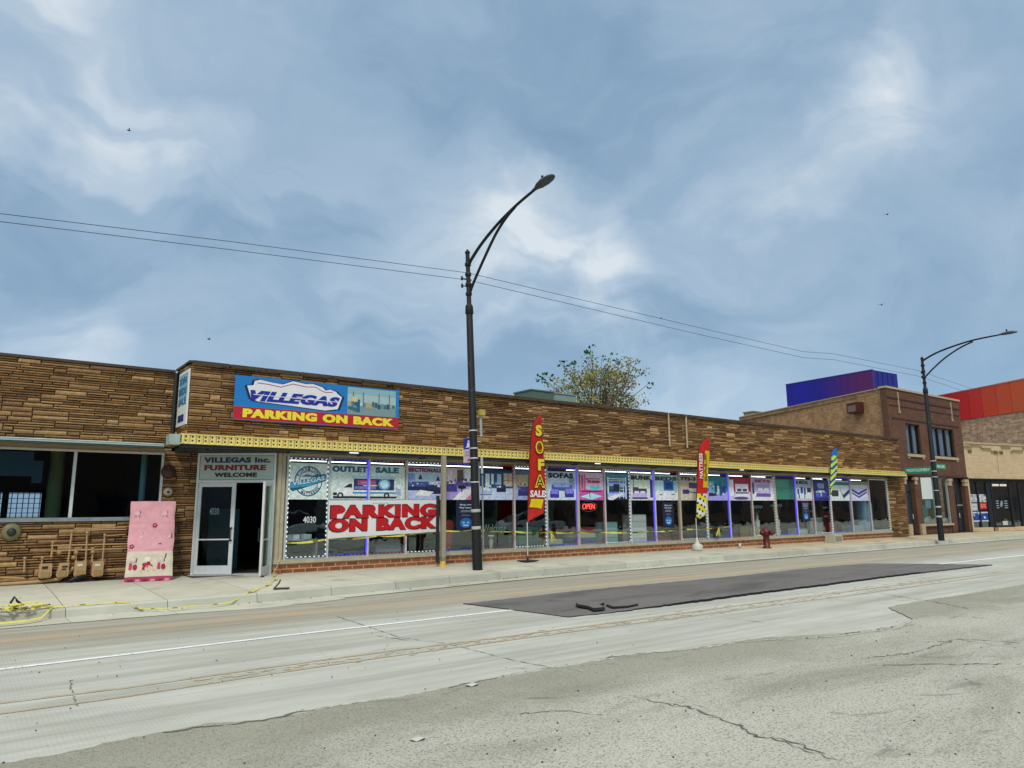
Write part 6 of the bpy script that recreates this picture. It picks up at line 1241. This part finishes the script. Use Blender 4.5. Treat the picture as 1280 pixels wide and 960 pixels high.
for px, py, rad, amp in ((690, 300, 9, .5), (720, 340, 12, .45), (600, 235, 8, .45), (1010, 185, 4.5, .6), (975, 225, 4.5, .55), (1050, 148, 5, .5), (1110, 110, 6, .4), (930, 260, 5, .3), (250, 270, 8, .55), (30, 440, 7, 1.0), (20, 60, 10, .55), (850, 380, 12, .55), (1130, 395, 14, .35), (560, 300, 9, .35), (440, 330, 10, .35), (90, 130, 9, .35), (900, 90, 9, .2), (330, 60, 12, .2),
                         (440, 110, 12, -.35), (330, 270, 8, -.5), (960, 340, 11, -.55), (810, 120, 12, -.4), (1210, 230, 12, -.35), (150, 400, 12, -.2), (480, 260, 6, -.35), (900, 300, 7, -.3), (560, 440, 14, -.2), (1240, 420, 8, -.3), (700, 60, 9, -.15)):
    v = math_(N, L, 'MULTIPLY', lobe(px, py, rad*1.15), amp*.72); val = v if val is None else math_(N, L, 'ADD', val, v)
rot = N.new('ShaderNodeMapping'); rot.inputs['Rotation'].default_value = (0, R(38), R(-20)); rot.inputs['Scale'].default_value = (1.1, 2.2, 4.2); L.new(wd.outputs[0], rot.inputs[0])
n1 = noise(N, L, rot.outputs[0], 1.7, 7, .52, .15); n2 = noise(N, L, mapping(N, L, wd.outputs[0], (1, 1.4, 2.8)), 4.2, 7, .52, .25)
val = math_(N, L, 'MULTIPLY', val, math_(N, L, 'ADD', .35, math_(N, L, 'MULTIPLY', rng(N, L, n2, .3, .7, 0, 1), 1.2)))
n3 = noise(N, L, mapping(N, L, wd.outputs[0], (1, 1.2, 2.4)), 13, 8, .6, .2); val = math_(N, L, 'ADD', val, math_(N, L, 'MULTIPLY', math_(N, L, 'SUBTRACT', n3, .5), .38))
val = math_(N, L, 'ADD', math_(N, L, 'ADD', val, math_(N, L, 'MULTIPLY', math_(N, L, 'SUBTRACT', n1, .5), 1.9)), math_(N, L, 'MULTIPLY', math_(N, L, 'SUBTRACT', n2, .5), .75))
val = rng(N, L, val, -1.0, 1.3, 0, 1, False)
K = 8.6  # cloud luminance in the sky texture's scale (background strength 0.1)
def sk(h, k=1.0): return tuple(c*K*k for c in lin(h))
cr = ramp(N, L, val, [(0, lin('7695b2')), (.28, lin('88a5c0')), (.42, lin('99b3cb')), (.55, lin('a8bed3')), (.72, lin('bccddc')), (1, lin('dce5ec'))]).outputs[0]
sp_ = N.new('ShaderNodeSeparateXYZ'); L.new(dirv, sp_.inputs[0]); el = sp_.outputs[2]
low_ = math_(N, L, 'SUBTRACT', 1, rng(N, L, el, .08, .26))
cr = mixc(N, L, math_(N, L, 'MULTIPLY', low_, .35), cr, lin('8db6dc'))
gain = rng(N, L, el, .64, .95, 1, 2.8); cr = mixc(N, L, rng(N, L, el, .64, .92), cr, lin('ccc8c0'))
sc_ = N.new('ShaderNodeVectorMath'); sc_.operation = 'SCALE'; L.new(cr, sc_.inputs[0]); L.new(math_(N, L, 'MULTIPLY', gain, K), sc_.inputs['Scale'])
fin = mixc(N, L, .90, sky.outputs[0], sc_.outputs[0])
L.new(fin, bg.inputs[0]); bg.inputs[1].default_value = .1
sl = bpy.data.lights.new('sun', 'SUN'); sl.energy = 1.5; sl.angle = R(12); sl.color = (1, .96, .9); so = bpy.data.objects.new('sun', sl); col.objects.link(so)
az = R(SR); sd_ = V((math.sin(az)*math.cos(R(SE)), math.cos(az)*math.cos(R(SE)), math.sin(R(SE)))); so.rotation_euler = (-sd_).to_track_quat('-Z', 'Y').to_euler()
cd_ = bpy.data.cameras.new('camera'); cd_.sensor_fit = 'HORIZONTAL'; cd_.sensor_width = 36; cd_.lens = 900/1280*36; cd_.clip_end = 3000; co = bpy.data.objects.new('camera', cd_); col.objects.link(co)
right = V((AX[0].x, AX[1].x, AX[2].x)); down = V((AX[0].y, AX[1].y, AX[2].y)); fwd = V((AX[0].z, AX[1].z, AX[2].z))
m = Matrix((right, -down, -fwd)).transposed().to_4x4(); m.translation = CAM; co.matrix_world = m; scene.camera = co
scene.view_settings.view_transform = 'Standard'; scene.view_settings.look = 'None'; scene.view_settings.gamma = 1; scene.view_settings.exposure = 0.28
scene.cycles.max_bounces = 6; scene.cycles.transparent_max_bounces = 12; scene.cycles.caustics_reflective = False; scene.cycles.caustics_refractive = False
